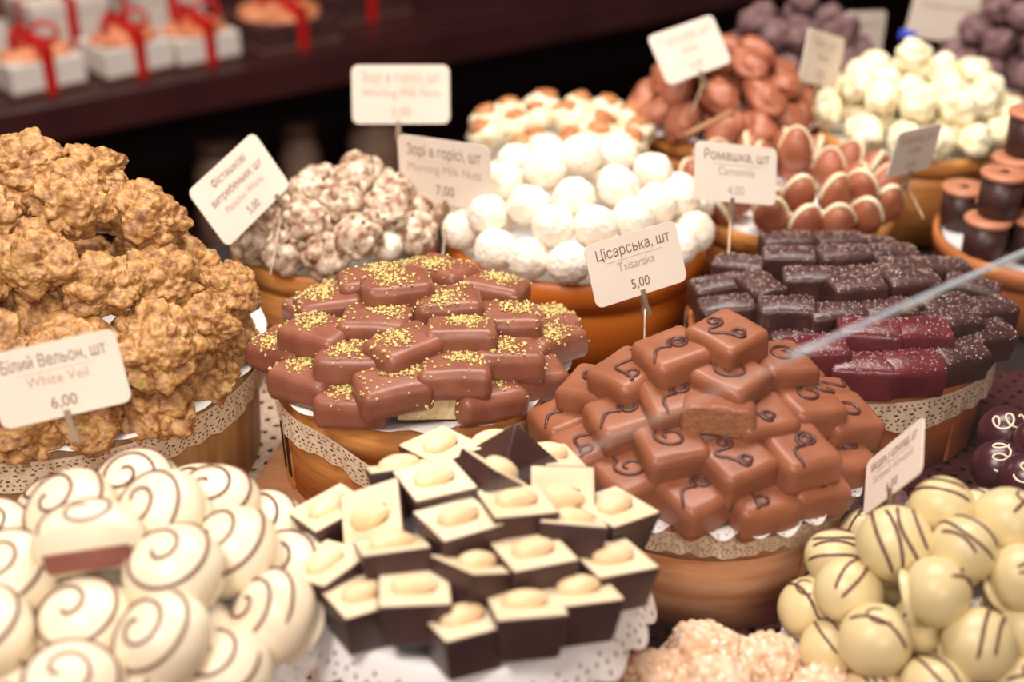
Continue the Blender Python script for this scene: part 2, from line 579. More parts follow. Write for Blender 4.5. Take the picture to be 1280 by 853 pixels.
P_ALM = []
for k in range(3):
    V, F = rbox(0.0160, 0.0160, 0.0105, 0.0009, 3, 2)
    z = (V[:, 2] + .0105) / .021
    s = 0.76 + 0.24 * z
    V[:, 0] *= s; V[:, 1] *= s
    shell = mesh_from('shell', V, F, 'dark')
    V, F = rbox(0.0152, 0.0152, 0.0022, 0.0007, 8, 2)
    V[:, 2] += 0.0090
    # a shallow hollow pressed round the nut
    q = (V[:, 0] / .0105) ** 2 + ((V[:, 1]) / .0062) ** 2
    V[:, 2] -= np.where(V[:, 2] > .009, 0.0012 * np.clip(1.6 - q, 0, 1), 0)
    cream = mesh_from('cream', V, F, 'cream')
    D, Fi = ico(3)
    N_ = D * np.array([.0104, .0060, .0050])
    N_[:, 1] *= 1 - 0.25 * D[:, 0]
    N_ = wobble(N_, .0004, 120, k)
    N_[:, 2] += .0118
    nut = mesh_from('nut', N_, Fi, 'almond')
    P_ALM.append(('almond_chocolate', shell, [('cream_layer', cream, None), ('almond', nut, None)]))

P_SWIRL = []
for k in range(5):
    V, F = dome_ball(0.0235, 0.0185, 0.0160, k + 3)
    tr = bvh(V, F)
    sg = -1 if k % 2 else 1
    dirs = []
    turns = (2.0, 2.3, 1.8, 2.1, 1.9)[k]
    for i in range(110):
        t = i / 109
        a = sg * turns * 2 * PI * t + k
        th = math.radians(5 + (64 + 4 * k) * t ** 0.9)
        dirs.append((math.sin(th) * math.cos(a), math.sin(th) * math.sin(a), math.cos(th)))
    tv, tf = tube(radial(tr, dirs, 0.0002), 0.00095)
    P_SWIRL.append(('white_swirl_praline', mesh_from('white_swirl', V, F, 'white'), [('swirl', mesh_from('swirl', tv, tf, 'swirl'), None)]))
V, F = dome_ball(0.0245, 0.0175, 0.0130, 4)
V2, F2, poly = cut_mesh(V, F, (0, -0.006, 0), (0, -1, 0))
mb = MB()
mb.box((0, -0.0062, -0.0035), (0.0185, 0.0008, 0.0052))
tr = bvh(V, F)
dirs = []
for i in range(80):
    t = i / 79
    a = 1.7 * 2 * PI * t + 0.8
    th = math.radians(8 + 60 * t)
    dirs.append((math.sin(th) * math.cos(a), math.sin(th) * math.sin(a) + .25, math.cos(th)))
tv, tf = tube([p for p in radial(tr, dirs, 0.0002) if p.y > -0.006], 0.0008)
P_SWIRL_CUT = ('white_swirl_half', mesh_from('white_half', V2, F2, 'white'),
               [('cocoa_filling', mb.mesh('filling', 'fill_pink', False), None), ('swirl', mesh_from('swirl', tv, tf, 'swirl'), None)])

P_STRIPE = []
for k in range(6):
    V, F = dome_ball(0.0168, 0.0158, 0.0142, k + 13)
    tr = bvh(V, F)
    mb = MB()
    r2 = random.Random(k + 5)
    nl = (3, 2, 4, 3, 1, 2)[k]
    for q in range(nl):
        off = (q - (nl - 1) / 2) * 0.42 + r2.uniform(-.08, .08)
        t0, t1 = r2.uniform(-80, -35), r2.uniform(40, 85)
        bow = r2.uniform(-.25, .25)
        dirs = []
        for i in range(26):
            t = math.radians(t0 + (t1 - t0) * i / 25)
            dirs.append((off + bow * math.cos(2 * t), math.sin(t), math.cos(t)))
        mb.add(*tube(radial(tr, dirs, 0.0001), 0.00085))
    if k == 4:
        dirs = [(0.25 * math.cos(t * .35) + .3, 0.35 * math.sin(t * .35), 0.9) for t in range(14)]
        mb.add(*tube(radial(tr, dirs, 0.0001), 0.0007))
    P_STRIPE.append(('striped_white_praline', mesh_from('striped', V, F, 'white_n'), [('stripe', mb.mesh('stripes', 'swirl'), None)]))

P_CLUSTER = [('nut_cluster', mesh_from('cluster', *lumpy((.0250, .0220, .0115), 95, .30, .0072, 40 + k, 6, .0012, 300, .0135, .40, 420), 'cluster'), []) for k in range(6)]
P_DUST = [('dusted_nut_ball', mesh_from('dust', *lumpy((.0160, .0160, .0145), 60, .36, .0040, 70 + k, 5, .0007, 300), 'cluster_g'), []) for k in range(4)]
P_COCO = [('coconut_truffle', mesh_from('coco', *lumpy((.0160, .0160, .0155), 320, .10, .0006, 90 + k, 5, .0006, 620, None, .06), 'coconut'), []) for k in range(4)]
P_TOAST = [('toasted_coconut_cluster', mesh_from('toast', *lumpy((.0190, .0180, .0165), 200, .15, .0022, 110 + k, 5, .0012, 420, None, .2), 'coco_p'), []) for k in range(4)]
P_CHUNK = [('white_chocolate_chunk', mesh_from('chunk', *lumpy((.0165, .0140, .0135), 14, .75, .0032, 130 + k, 4, .0006, 200, None, .25), 'white_k'), []) for k in range(4)]
P_MAUVE = [('cocoa_dusted_truffle', mesh_from('mauve', *lumpy((.0165, .0160, .0150), 40, .4, .0025, 150 + k, 4, .0008, 300, None, .15), 'mauve'), []) for k in range(3)]
P_OVAL = []
for k in range(4):
    V, F = lumpy((.0225, .0150, .0120), 10, .8, .0022, 170 + k, 4, .0004, 200, .0105, .2)
    P_OVAL.append(('milk_chocolate_oval', mesh_from('oval', V, F, 'milk_far'), []))
P_SHELL = []
for k in range(3):
    V, F = ico(4)
    V = V * np.array([.0150, .0125, .0190])
    V[:, 0] *= 1 - .22 * V[:, 2] / .019
    V = wobble(V, .0010, 60, 190 + k)
    band = MB()
    tr = bvh(V, F)
    for o_ in (-.0006, .0006):
        dirs = [(math.sin(math.radians(t)), o_ / .0125 * 1.2, math.cos(math.radians(t))) for t in range(-100, 101, 8)]
        band.add(*tube(radial(tr, dirs, 0.0), 0.0017))
    P_SHELL.append(('filled_milk_shell', mesh_from('shell_choc', V, F, 'milk_far'), [('cream_seam', band.mesh('seam', 'cream'), None)]))
P_DIP = []
for k in range(3):
    V, F = lumpy((.0175, .0160, .0125), 16, .6, .0030, 210 + k, 4, .0006, 220, .011, .2)
    cap, Fc = lumpy((.0105, .0095, .0060), 10, .6, .0018, 230 + k, 3, .0004, 200, None, .2)
    cap[:, 2] += .0115
    P_DIP.append(('white_dipped_biscuit', mesh_from('dip', V, F, 'white_h'), [('caramel_cap', mesh_from('cap', cap, Fc, 'brown_h'), None)]))


def loaf(m, k):
    V, F = rbox(0.0200, 0.0125, 0.0105, 0.0030, 6, 3)
    z = (V[:, 2] + .0105) / .021
    V[:, 2] += 0.0028 * np.clip(z, 0, 1) * (1 - (V[:, 1] / .0125) ** 2) * (1 - .5 * (V[:, 0] / .02) ** 2)
    V[:, 0] *= 1 - .06 * z; V[:, 1] *= 1 - .08 * z
    V = wobble(V, .0007, 90, k)
    tr = bvh(V, F)
    mb = MB(); r2 = random.Random(k)
    for q in range(110):
        h = tr.ray_cast(Vector((r2.uniform(-.018, .018), r2.uniform(-.011, .011), .1)), Vector((0, 0, -1)))
        if h[0] is None:
            continue
        s = r2.uniform(.0003, .0009); c = h[0]
        O = [Vector((s, 0, 0)), Vector((0, s, 0)), Vector((0, 0, s * .9))]
        Rr = Matrix.Rotation(r2.uniform(0, 6), 3, 'Z')
        O = [Rr @ v for v in O]
        mb.add([c + O[0], c + O[1], c - O[0], c - O[1], c + O[2], c - O[2]],
               [(0, 1, 4), (1, 2, 4), (2, 3, 4), (3, 0, 4), (1, 0, 5), (2, 1, 5), (3, 2, 5), (0, 3, 5)])
    return (m, mesh_from('loaf', V, F, 'dark_f' if m == 'dark_chocolate_loaf' else 'reflect_f'), [('crystal_topping', mb.mesh('crystals', 'crystal', False), 'stuff')])


P_LOAF = [loaf('dark_chocolate_loaf', k) for k in range(4)]
P_TINTED = [loaf('reflection_tinted_loaf', k + 8) for k in range(3)]


def lathe(profile, n=48):
    V = []; F = []
    for r, z in profile:
        for i in range(n):
            a = 2 * PI * i / n
            V.append((r * math.cos(a), r * math.sin(a), z))
    m = len(profile)
    for j in range(m - 1):
        for i in range(n):
            F.append((j * n + i, j * n + (i + 1) % n, (j + 1) * n + (i + 1) % n, (j + 1) * n + i))
    return V, F


V, F = lathe([(0.0, -.0165), (.0150, -.0165), (.0160, -.0155), (.0160, .0125), (.0, .0125)], 28)
cb = mesh_from('cyl', V, F, 'dark')
V, F = lathe([(0.0, .0126), (.0168, .0126), (.0176, .0135), (.0176, .0155), (.0168, .0166), (.0036, .0166), (.0030, .0160), (.0, .0150)], 28)
ct = mesh_from('cyl_top', V, F, 'cyl_top')
V, F = lathe([(0.0, .0152), (.0032, .0155), (.0034, .0166), (.002, .0174), (.0, .0176)], 14)
cd = mesh_from('cyl_dot', V, F, 'dark')
P_CYL = [('chocolate_cylinder', cb, [('milk_disc', ct, None), ('coffee_dot', cd, None)])]

P_PLUM = []
for k in range(3):
    V, F = dome_ball(0.0195, 0.0170, 0.0150, k + 33)
    tr = bvh(V, F)
    mb = MB(); r2 = random.Random(k + 2)
    ph = r2.uniform(0, 6)
    dirs = []
    for i in range(70):
        t = i / 69 * 5 * PI
        dirs.append((0.9 * (i / 69 - .5) * 1.6 + .28 * math.cos(t + ph), .35 * math.sin(t + ph), 1))
    mb.add(*tube(radial(tr, dirs, .0002), .0009))
    P_PLUM.append(('plum_praline', mesh_from('plum', V, F, 'plum'), [('scribble', mb.mesh('scribble', 'scribble'), None)]))

# ------------------------------------------------------------------ the setting
D_SH = Vector((0.825, 0.565, 0)).normalized()      # running direction of the shelf and of the glass


def box_obj(name, lo, hi, m, bev=0.0):
    V, F = rbox((hi[0] - lo[0]) / 2, (hi[1] - lo[1]) / 2, (hi[2] - lo[2]) / 2, max(bev, 0.0005), 2, 2)
    o = link(name, mesh_from(name, V, F, m, bev > 0.004), None, Matrix.Translation(((lo[0] + hi[0]) / 2, (lo[1] + hi[1]) / 2, (lo[2] + hi[2]) / 2)))
    return o


fl = box_obj('floor', (-4, -3, -0.93), (4, 6, -0.88), 'wall'); fl['kind'] = 'structure'
ANG = math.atan2(D_SH.y, D_SH.x)
NRM = Vector((-D_SH.y, D_SH.x, 0))                  # pointing away from the camera
SP = at_z(0, 142, -0.117); SP.z = 0                 # a point under the shelf's front edge
SHELF_TOP = -0.117


def shelf_frame(along, back, z):
    p = SP + D_SH * along + NRM * back
    return Matrix.Translation((p.x, p.y, z)) @ Matrix.Rotation(ANG, 4, 'Z')


V, F = rbox(3.0, 0.03, 1.6, 0.002, 2, 2)
wl = link('wall_back', mesh_from('wall_back', V, F, 'wall', False), None, shelf_frame(0.4, 0.62, 0.72)); wl['kind'] = 'structure'


# counter: one dark table that carries every basket
outl = [(-0.75, 0.28), (1.0, 0.28), (1.0, 1.95), (0.69, 1.95), (-0.60, 1.066), (-0.75, 1.0)]
V = [(x, y, -.004) for x, y in outl] + [(x, y, -.88) for x, y in outl]
F = [(0, 1, 2, 3, 4, 5), (11, 10, 9, 8, 7, 6)] + [(6 + i, 6 + (i + 1) % 6, (i + 1) % 6, i) for i in range(6)]
ct_o = link('display_counter', mesh_from('display_counter', V, F, 'counter', False))
tag(ct_o, 'dark display counter that carries the baskets of chocolates', 'counter')

# back shelf
sh = bpy.data.objects.new('wall_shelf', None); COL.objects.link(sh)
sh.matrix_world = shelf_frame(0.5, 0.0, SHELF_TOP)
tag(sh, 'dark mahogany shelf behind the counter carrying ribboned gift boxes', 'shelf')
V, F = rbox(1.9, 0.26, 0.012, 0.003, 2, 2); V[:, 1] += 0.26 + .01; V[:, 2] -= 0.012
link('shelf_board', mesh_from('shelf_board', V, F, 'shelf', False), sh)
V, F = rbox(1.9, 0.012, 0.030, 0.004, 2, 2); V[:, 1] += 0.012; V[:, 2] -= 0.030
link('front_rail', mesh_from('front_rail', V, F, 'shelf', False), sh)
V, F = rbox(1.9, 0.26, 0.012, 0.003, 2, 2); V[:, 1] += 0.27; V[:, 2] -= 0.36
link('lower_board', mesh_from('lower_board', V, F, 'shelf', False), sh)
for x in (-1.88, 1.88):
    V, F = rbox(0.015, 0.26, 0.38, 0.003, 2, 2); V[:, 0] += x; V[:, 1] += .27; V[:, 2] -= 0.405
    link('side_panel', mesh_from('side_panel', V, F, 'shelf', False), sh)

# gift boxes
def gift(px, py, back, w, d, h, label, yaw=0.0, top='candy', z0=SHELF_TOP, base='carton'):
    d_ = ray(px, py)
    # point on the shelf plane below the pixel, pushed to the given distance behind the front edge
    p = EYE + d_ * ((z0 - EYE.z) / d_.z)
    q = p - SP; q.z = 0
    al = q.dot(D_SH)
    root = bpy.data.objects.new('gift_box', None); COL.objects.link(root)
    root.matrix_world = shelf_frame(al, back, z0 + .0005) @ Matrix.Rotation(yaw, 4, 'Z')
    tag(root, label, 'gift box')
    V, F = rbox(w / 2, d / 2, h * .5, .002, 2, 2); V[:, 2] += h * .5
    link('box_base', mesh_from('box_base', V, F, base, False), root)
    V, F = rbox(w / 2 + .002, d / 2 + .002, h * .09, .002, 2, 2); V[:, 2] += h * .09
    link('box_tray', mesh_from('box_tray', V, F, 'carton_b', False), root)
    if top == 'candy':
        V, F = lumpy((w * .44, d * .42, .012), 40, .35, .010, int(px) % 97 + 300, 4)
        V[:, 2] = np.maximum(V[:, 2], 0) + h
        link('candy_heap', mesh_from('candy_heap', V, F, 'candy_o'), root)['kind'] = 'stuff'
    else:
        V, F = rbox(w / 2 + .003, d / 2 + .003, h * .16, .002, 2, 2); V[:, 2] += h
        link('box_lid', mesh_from('box_lid', V, F, top, False), root)
    hh = h + (.024 if top == 'candy' else h * .17)
    V, F = rbox(.009, d / 2 + .005, hh / 2 + .001, .001, 2, 2); V[:, 2] += hh / 2
    link('ribbon_band', mesh_from('ribbon_band', V, F, 'ribbon', False), root)
    V, F = rbox(w / 2 + .005, .009, hh / 2 - .0005, .001, 2, 2); V[:, 2] += hh / 2
    link('ribbon_band', mesh_from('ribbon_band', V, F, 'ribbon', False), root) if top != 'candy' else None
    mb = MB()
    for sg in (-1, 1):
        pts = [Vector((sg * .034 * math.sin(t) ** 1 * (1 if t < PI else 0), .010 * math.sin(2 * t), hh + .004 + .014 * math.sin(t))) for t in np.linspace(0.05, PI - .05, 12)]
        pts = [Vector((sg * (.004 + .034 * math.sin(t / 2) * math.sin(t / 2) if t < PI else .038 * math.sin(t / 2)), .012 * math.cos(t), hh + .006 + .013 * math.sin(t))) for t in np.linspace(0, 2 * PI, 18)]
        mb.add(*tube(pts, .0045, 6, False))
    link('bow', mb.mesh('bow', 'ribbon'), root)


gift(50, 108, 0.10, .118, .10, .050, 'white gift box with a red bow nearest the shelf end in the front row', .1)
gift(158, 86, 0.10, .116, .10, .050, 'middle white ribboned gift box in the front row on the dark shelf', .12)
gift(252, 74, 0.10, .108, .10, .046, 'white ribboned gift box at the dark hamper end of the front row', .05)
gift(85, 60, 0.30, .13, .11, .075, 'pale gift box with a red ribbon behind the middle box of the front row', .1, 'carton')
gift(205, 38, 0.30, .12, .11, .075, 'cream lidded gift box with red ribbon in the rear row of the shelf', .1, 'carton')
gift(-45, 75, 0.30, .12, .11, .085, 'brown lidded gift box with red ribbon at the left of the rear row', .1, 'carton_b')
gift(378, 62, 0.12, .15, .15, .045, 'low dark gift hamper heaped with orange sweets and tied with red ribbon', .05, base='hamper')
gift(470, 30, 0.20, .17, .14, .045, 'dark sweet hamper farthest along the shelf from the white boxes', .05, 'hamper', base='hamper')

for j, (px, py, w) in enumerate(((385, 195, .05), (285, 205, .035), (180, 215, .045))):
    z0 = SHELF_TOP - 0.348
    p = at_z(px, py, z0); q = p - SP; q.z = 0
    root = bpy.data.objects.new('storage_jar', None); COL.objects.link(root)
    root.matrix_world = shelf_frame(q.dot(D_SH), 0.14, z0 + .0005)
    tag(root, ('dim wide storage jar on the shaded lower shelf', 'slim dim storage jar between two wider jars on the lower shelf', 'dim storage jar on the lower shelf under the ribboned boxes')[j], 'jar', None)
    V, F = lathe([(0, 0), (w * .95, 0), (w, .006), (w, .13), (w * .8, .15), (w * .8, .16), (0, .16)], 28)
    link('jar_body', mesh_from('jar_body', V, F, 'jar'), root)
    V, F = lathe([(0, .161), (w * .84, .161), (w * .84, .185), (0, .187)], 28)
    link('jar_lid', mesh_from('jar_lid', V, F, 'carton_b'), root)

# ------------------------------------------------------------------ cloths and board on the counter
def crochet(name, x0, x1, y0, y1, cell, m, label, seed, z=0.0012):
    nx, ny = int((x1 - x0) / cell), int((y1 - y0) / cell)
    V = []; F = []
    rr = np.random.RandomState(seed)
    J = rr.uniform(-.22, .22, (nx + 1, ny + 1, 2)) * cell
    for i in range(nx + 1):
        for j in range(ny + 1):
            x, y = x0 + i * cell, y0 + j * cell
            V.append((x + J[i, j, 0], y + J[i, j, 1], z + .0012 * noise.noise(Vector((x * 25, y * 25, seed))) ))
    for i in range(nx):
        for j in range(ny):
            a, b = i % 4, j % 4
            hole = (a in (0,) and b in (0,)) or (a == 2 and b == 2)
            if not hole:
                F.append((i * (ny + 1) + j, (i + 1) * (ny + 1) + j, (i + 1) * (ny + 1) + j + 1, i * (ny + 1) + j + 1))
    o = link(name, mesh_from(name, V, F, m))
    md = o.modifiers.new('thick', 'SOLIDIFY'); md.thickness = .0012; md.offset = 1
    tag(o, label, 'cloth')
    return o


crochet('crochet_cloth', -0.50, 0.012, 0.42, 1.02, .0043, 'crochet', 'ivory crocheted lace cloth showing between the baskets', 1)
crochet('crochet_cloth', 0.016, 0.62, 0.42, 1.02, .0043, 'crochet_r', 'crocheted lace cloth with painted red reflection under the striped pralines', 2)
RI = Matrix.Rotation(math.radians(-12), 4, 'Z')
V, F = rbox(0.105, 0.085, 0.0055, .0015, 2, 2)
bd = link('wooden_board', mesh_from('wooden_board', V, F, 'board', False), None, Matrix.Translation((-0.072, 0.845, .0085)) @ RI)
tag(bd, 'flat pale wooden board under the pistachio chocolate basket', 'board')

# ------------------------------------------------------------------ baskets
BK = {  # name: (cx, cy, R, rim z, base z, wood)
    'A': (-0.323, 0.892, .142, .090, .003, 'wood_a'), 'B': (-0.065, 0.869, .100, .096, .0145, 'wood'),
    'C': (0.122, 0.778, .096, .081, .003, 'wood_c'), 'D': (-0.022, 0.628, .087, .098, .003, 'wood'),
    'E': (-0.209, 0.588, .098, .090, .003, 'wood_c'), 'F': (0.250, 0.966, .114, .072, .003, 'wood_f'),
    'T': (0.055, 1.112, .110, .085, .001, 'wood_t'), 'G': (-0.150, 1.102, .086, .085, .001, 'wood'),
    'H': (0.048, 1.332, .083, .080, .001, 'wood'), 'J': (0.215, 1.386, .087, .090, .001, 'wood'),
    'I': (0.251, 1.190, .093, .080, .001, 'wood'), 'K': (0.405, 1.360, .098, .090, .001, 'wood'),
    'L': (0.470, 1.160, .092, .060, .001, 'wood_f'), 'N': (0.249, 0.640, .086, .035, .003, 'wood_c'),
    'P': (0.118, 0.566, .060, .022, .003, 'wood'), 'M': (0.325, 1.585, .080, .085, .001, 'wood_f'),
    'Q': (0.585, 1.560, .092, .085, .001, 'wood_f'), 'R': (0.378, 0.802, .058, .030, .003, 'wood_f'),
}
B_LAB = {
    'A': 'large tan bentwood basket with a lace band, heaped with nut clusters',
    'B': 'orange bentwood basket with draped lace and dark staples, holding pistachio bars',
    'C': 'peach bentwood basket with lace band under the drizzled milk chocolates',
    'D': 'brown round basket under the almond-topped cream squares',
    'E': 'round basket filled with the white swirl pralines',
    'F': 'brown bentwood basket with lace band holding crystal-topped dark loaves',
    'T': 'deep orange round basket filled with coconut truffles',
    'G': 'small orange basket of dusted nut balls behind the nut clusters',
    'H': 'round basket of white dipped biscuits behind the coconut truffles',
    'J': 'round basket heaped with milk chocolate ovals',
    'I': 'light wooden basket of cream-seamed milk chocolate shells',
    'K': 'round basket of white chocolate chunks beside the milk ovals',
    'L': 'low brown basket under the stacked dark chocolate cylinders',
    'N': 'low basket under the striped white pralines',
    'P': 'small basket under the toasted coconut clusters',
    'M': 'round basket of cocoa-dusted truffles behind the milk ovals',
    'Q': 'round basket of cocoa-dusted truffles behind the white chunks',
    'R': 'low dish-like basket under the plum pralines',
}


def basket(k, hoop=.024, seams=(), staples=()):
    cx, cy, R, zr, zb, wd = BK[k]
    H = zr - zb
    root = bpy.data.objects.new('bentwood_basket', None); COL.objects.link(root)
    root.location = (cx, cy, zb)
    tag(root, B_LAB[k], 'basket')
    rb = R * .955
    rad = lambda z: rb + (R - .002 - rb) * z / H
    V, F = lathe([(rb - .003, 0), (rb, 0), (rad(H * .5), H * .5), (R - .002, H - .001), (R - .005, H - .001), (rb - .003, .002)], 72)
    link('side_wall', mesh_from('side_wall', V, F, wd), root)
    V, F = lathe([(0, 0.0), (rb - .003, 0.0), (rb - .003, .003), (0, .003)], 48)
    link('bottom', mesh_from('bottom', V, F, wd), root)
    if hoop:
        V, F = lathe([(rad(H - hoop) + .0002, H - hoop), (rad(H - hoop) + .0022, H - hoop), (R + .0005, H), (R - .004, H + .0005), (R - .0045, H - .002)], 72)
        link('rim_hoop', mesh_from('rim_hoop', V, F, wd), root)
    for a, wdt in seams:
        V = []; F = []
        n = 8; aw = wdt / R
        for i in range(n + 1):
            t = math.radians(a) - aw / 2 + aw * i / n
            for z, dr in ((0.0, .0), (0.0, .0020), (H - hoop, .0020), (H - hoop, 0.0)):
                r = rad(z) + dr
                V.append((r * math.cos(t), r * math.sin(t), z))
        for i in range(n):
            for j in range(3):
                F.append((i * 4 + j, (i + 1) * 4 + j, (i + 1) * 4 + j + 1, i * 4 + j + 1))
        F += [(0, 1, 2, 3), (n * 4 + 3, n * 4 + 2, n * 4 + 1, n * 4)]
        link('seam_overlap', mesh_from('seam_overlap', V, F, wd, False), root)
    for a, z0, z1 in staples:
        t = math.radians(a)
        pts = [Vector(((rad(z) + .0026) * math.cos(t), (rad(z) + .0026) * math.sin(t), z)) for z in np.linspace(z0, z1, 6)]
        link('staple', mesh_from('staple', *tube(pts, .0007, 5, False), 'staple'), root)
    return root


def lace(k, root, width, zoff, a0=-185, a1=10, out=.0035):
    """lace band with real holes, hung round the rim from angle a0 to a1; zoff(angle) lowers it"""
    cx, cy, R, zr, zb, wd = BK[k]
    H = zr - zb
    nv = 16
    cell = width / nv
    nu = int(R * math.radians(a1 - a0) / cell / 8) * 8
    V = []; F = []
    for i in range(nu + 1):
        a = a0 + (a1 - a0) * i / nu
        t = math.radians(a)
        dz = zoff(a)
        for j in range(nv + 1):
            f = j / nv
            sc = .0022 * abs(math.sin(PI * i / 16)) * f ** 3
            z = H + .0005 - dz - width * f - sc
            rr = R * (.955 + .045 * max(0, z) / H) + out + .0015 * math.sin(i * .11 + k.__hash__() % 7) * f + .0006 * math.sin(i * .5) * f
            V.append((rr * math.cos(t), rr * math.sin(t), z))
    for i in range(nu):
        for j in range(nv):
            p = i % 8
            hole = False
            if j in (2, 12) and i % 3 == 0:
                hole = True
            elif 4 <= j <= 10:
                q = (p - 3.5) ** 2 / 9 + (j - 7) ** 2 / 9
                if (0.55 < q < 1.25 and (i + j) % 2 == 0 and p not in (1, 6)):
                    hole = True
                if j in (4, 10) and p in (0, 7):
                    hole = True
                if j == 7 and p in (3, 4):
                    hole = True
            elif j == 14 and i % 4 == 1:
                hole = True
            if not hole:
                F.append((i * (nv + 1) + j, (i + 1) * (nv + 1) + j, (i + 1) * (nv + 1) + j + 1, i * (nv + 1) + j + 1))
    o = link('lace_trim', mesh_from('lace_trim', V, F, 'lace'), root)
    return o


def doily(k, over, drop, label, scal=26, amp=.004, holes=True, inner=-.007, stand=0.0, plain=False):
    """paper liner: a flat disc inside the rim that turns over it with a scalloped, pierced edge"""
    cx, cy, R, zr, zb, wd = BK[k]
    nu = scal * 16
    rin = R - .010
    rings = [(0.001, inner), (rin * .5, inner), (rin, inner), (R - .007, .0022), (R + .0030, .0026 + stand * .3)]
    nd = 10
    for j in range(1, nd + 1):
        f = j / nd
        rings.append((R + .003 + over * f, .0026 + stand * (.3 + .7 * f) - drop * f ** 1.3))
    if plain:
        rings = [(0.001, inner), (rin * .5, inner), (rin, inner), (R - .0075, -.003)]
    V = []; F = []
    n0 = 4
    for jr, (r, z) in enumerate(rings):
        f = max(0, (jr - n0) / nd)
        for i in range(nu):
            a = 2 * PI * i / nu
            sc = amp * (abs(math.sin(a * scal / 2)) - .5) * f ** 2
            wv = .0022 * math.sin(a * scal / 2 + 1) * f + .0025 * math.sin(a * 5 + ord(k)) * f
            V.append(((r + sc * .6) * math.cos(a), (r + sc * .6) * math.sin(a), z - sc + wv * .6))
    for j in range(len(rings) - 1):
        for i in range(nu):
            f = j - n0
            hole = holes and ((f == 6 and i % 4 == 1) or (f == 4 and i % 8 == 3) or (f == 8 and i % 8 == 5))
            if not hole:
                F.append((j * nu + i, j * nu + (i + 1) % nu, (j + 1) * nu + (i + 1) % nu, (j + 1) * nu + i))
    o = link('paper_doily', mesh_from('paper_doily', V, F, 'doily'), None, Matrix.Translation((cx, cy, zr)))
    tag(o, label, 'doily')
    return o


bA = basket('A', 0.026, ((-60, .03),))
lace('A', bA, .021, lambda a: .004)
bB = basket('B', 0.026, ((-163, .035),), ((-160, .012, .050), (-154, .012, .054), (-152, .012, .054)))
lace('B', bB, .020, lambda a: .004 + .026 * math.exp(-((a + 95) / 30) ** 2) + .004 * math.sin(a * .12), -188, -30)
bC = basket('C', 0.022, ((-48, .022),), ((-44, .030, .042),))
lace('C', bC, .014, lambda a: .0015)
basket('D', 0.020, ((-50, .016),))
basket('E', 0.022)
bF = basket('F', 0.020, ((-45, .03),))
lace('F', bF, .023, lambda a: .003, -200, 20)
bT = basket('T', 0.026)
for k in 'GHJIKLMQR':
    basket(k, 0.018)
basket('N', 0.012); basket('P', 0.012)
doily('A', .002, .0, 'white paper liner under the heap of nut clusters', 34, .002, False)
doily('B', .003, -.001, 'white foil-like liner with curled edge under the pistachio bars', 20, .003, False)
doily('C', .009, .003, 'white pierced paper doily under the drizzled milk chocolates', 34, .005, True, stand=.006)
doily('D', .010, .022, 'white scalloped paper doily hanging over the rim of the almond squares', 22, .006, True)
doily('E', .008, .012, 'white paper doily under the white swirl pralines', 26, .005, True)
doily('F', .001, .0, 'pale paper liner under the dark chocolate loaves', 30, .002, False, plain=True)
doily('J', .006, -.006, 'white paper doily standing up round the milk chocolate ovals', 22, .005, True)
doily('N', .003, .003, 'white paper doily under the striped white pralines', 24, .004, True)
LINER = {}
for k in 'TGHIKLMQPR':
    doily(k, .0005, .0, {'T': 'plain paper liner under the coconut truffles', 'G': 'plain paper liner under the dusted nut balls', 'H': 'plain paper liner under the white dipped biscuits',
          'I': 'plain paper liner under the cream-seamed milk shells', 'K': 'plain paper liner under the white chocolate chunks', 'L': 'plain paper liner under the chocolate cylinders',
          'M': 'plain paper liner under the cocoa truffles behind the milk ovals', 'Q': 'plain paper liner under the cocoa truffles behind the white chunks',
          'P': 'plain paper liner under the toasted coconut clusters', 'R': 'plain paper liner under the plum pralines'}[k], 20, .0005, False, plain=True)


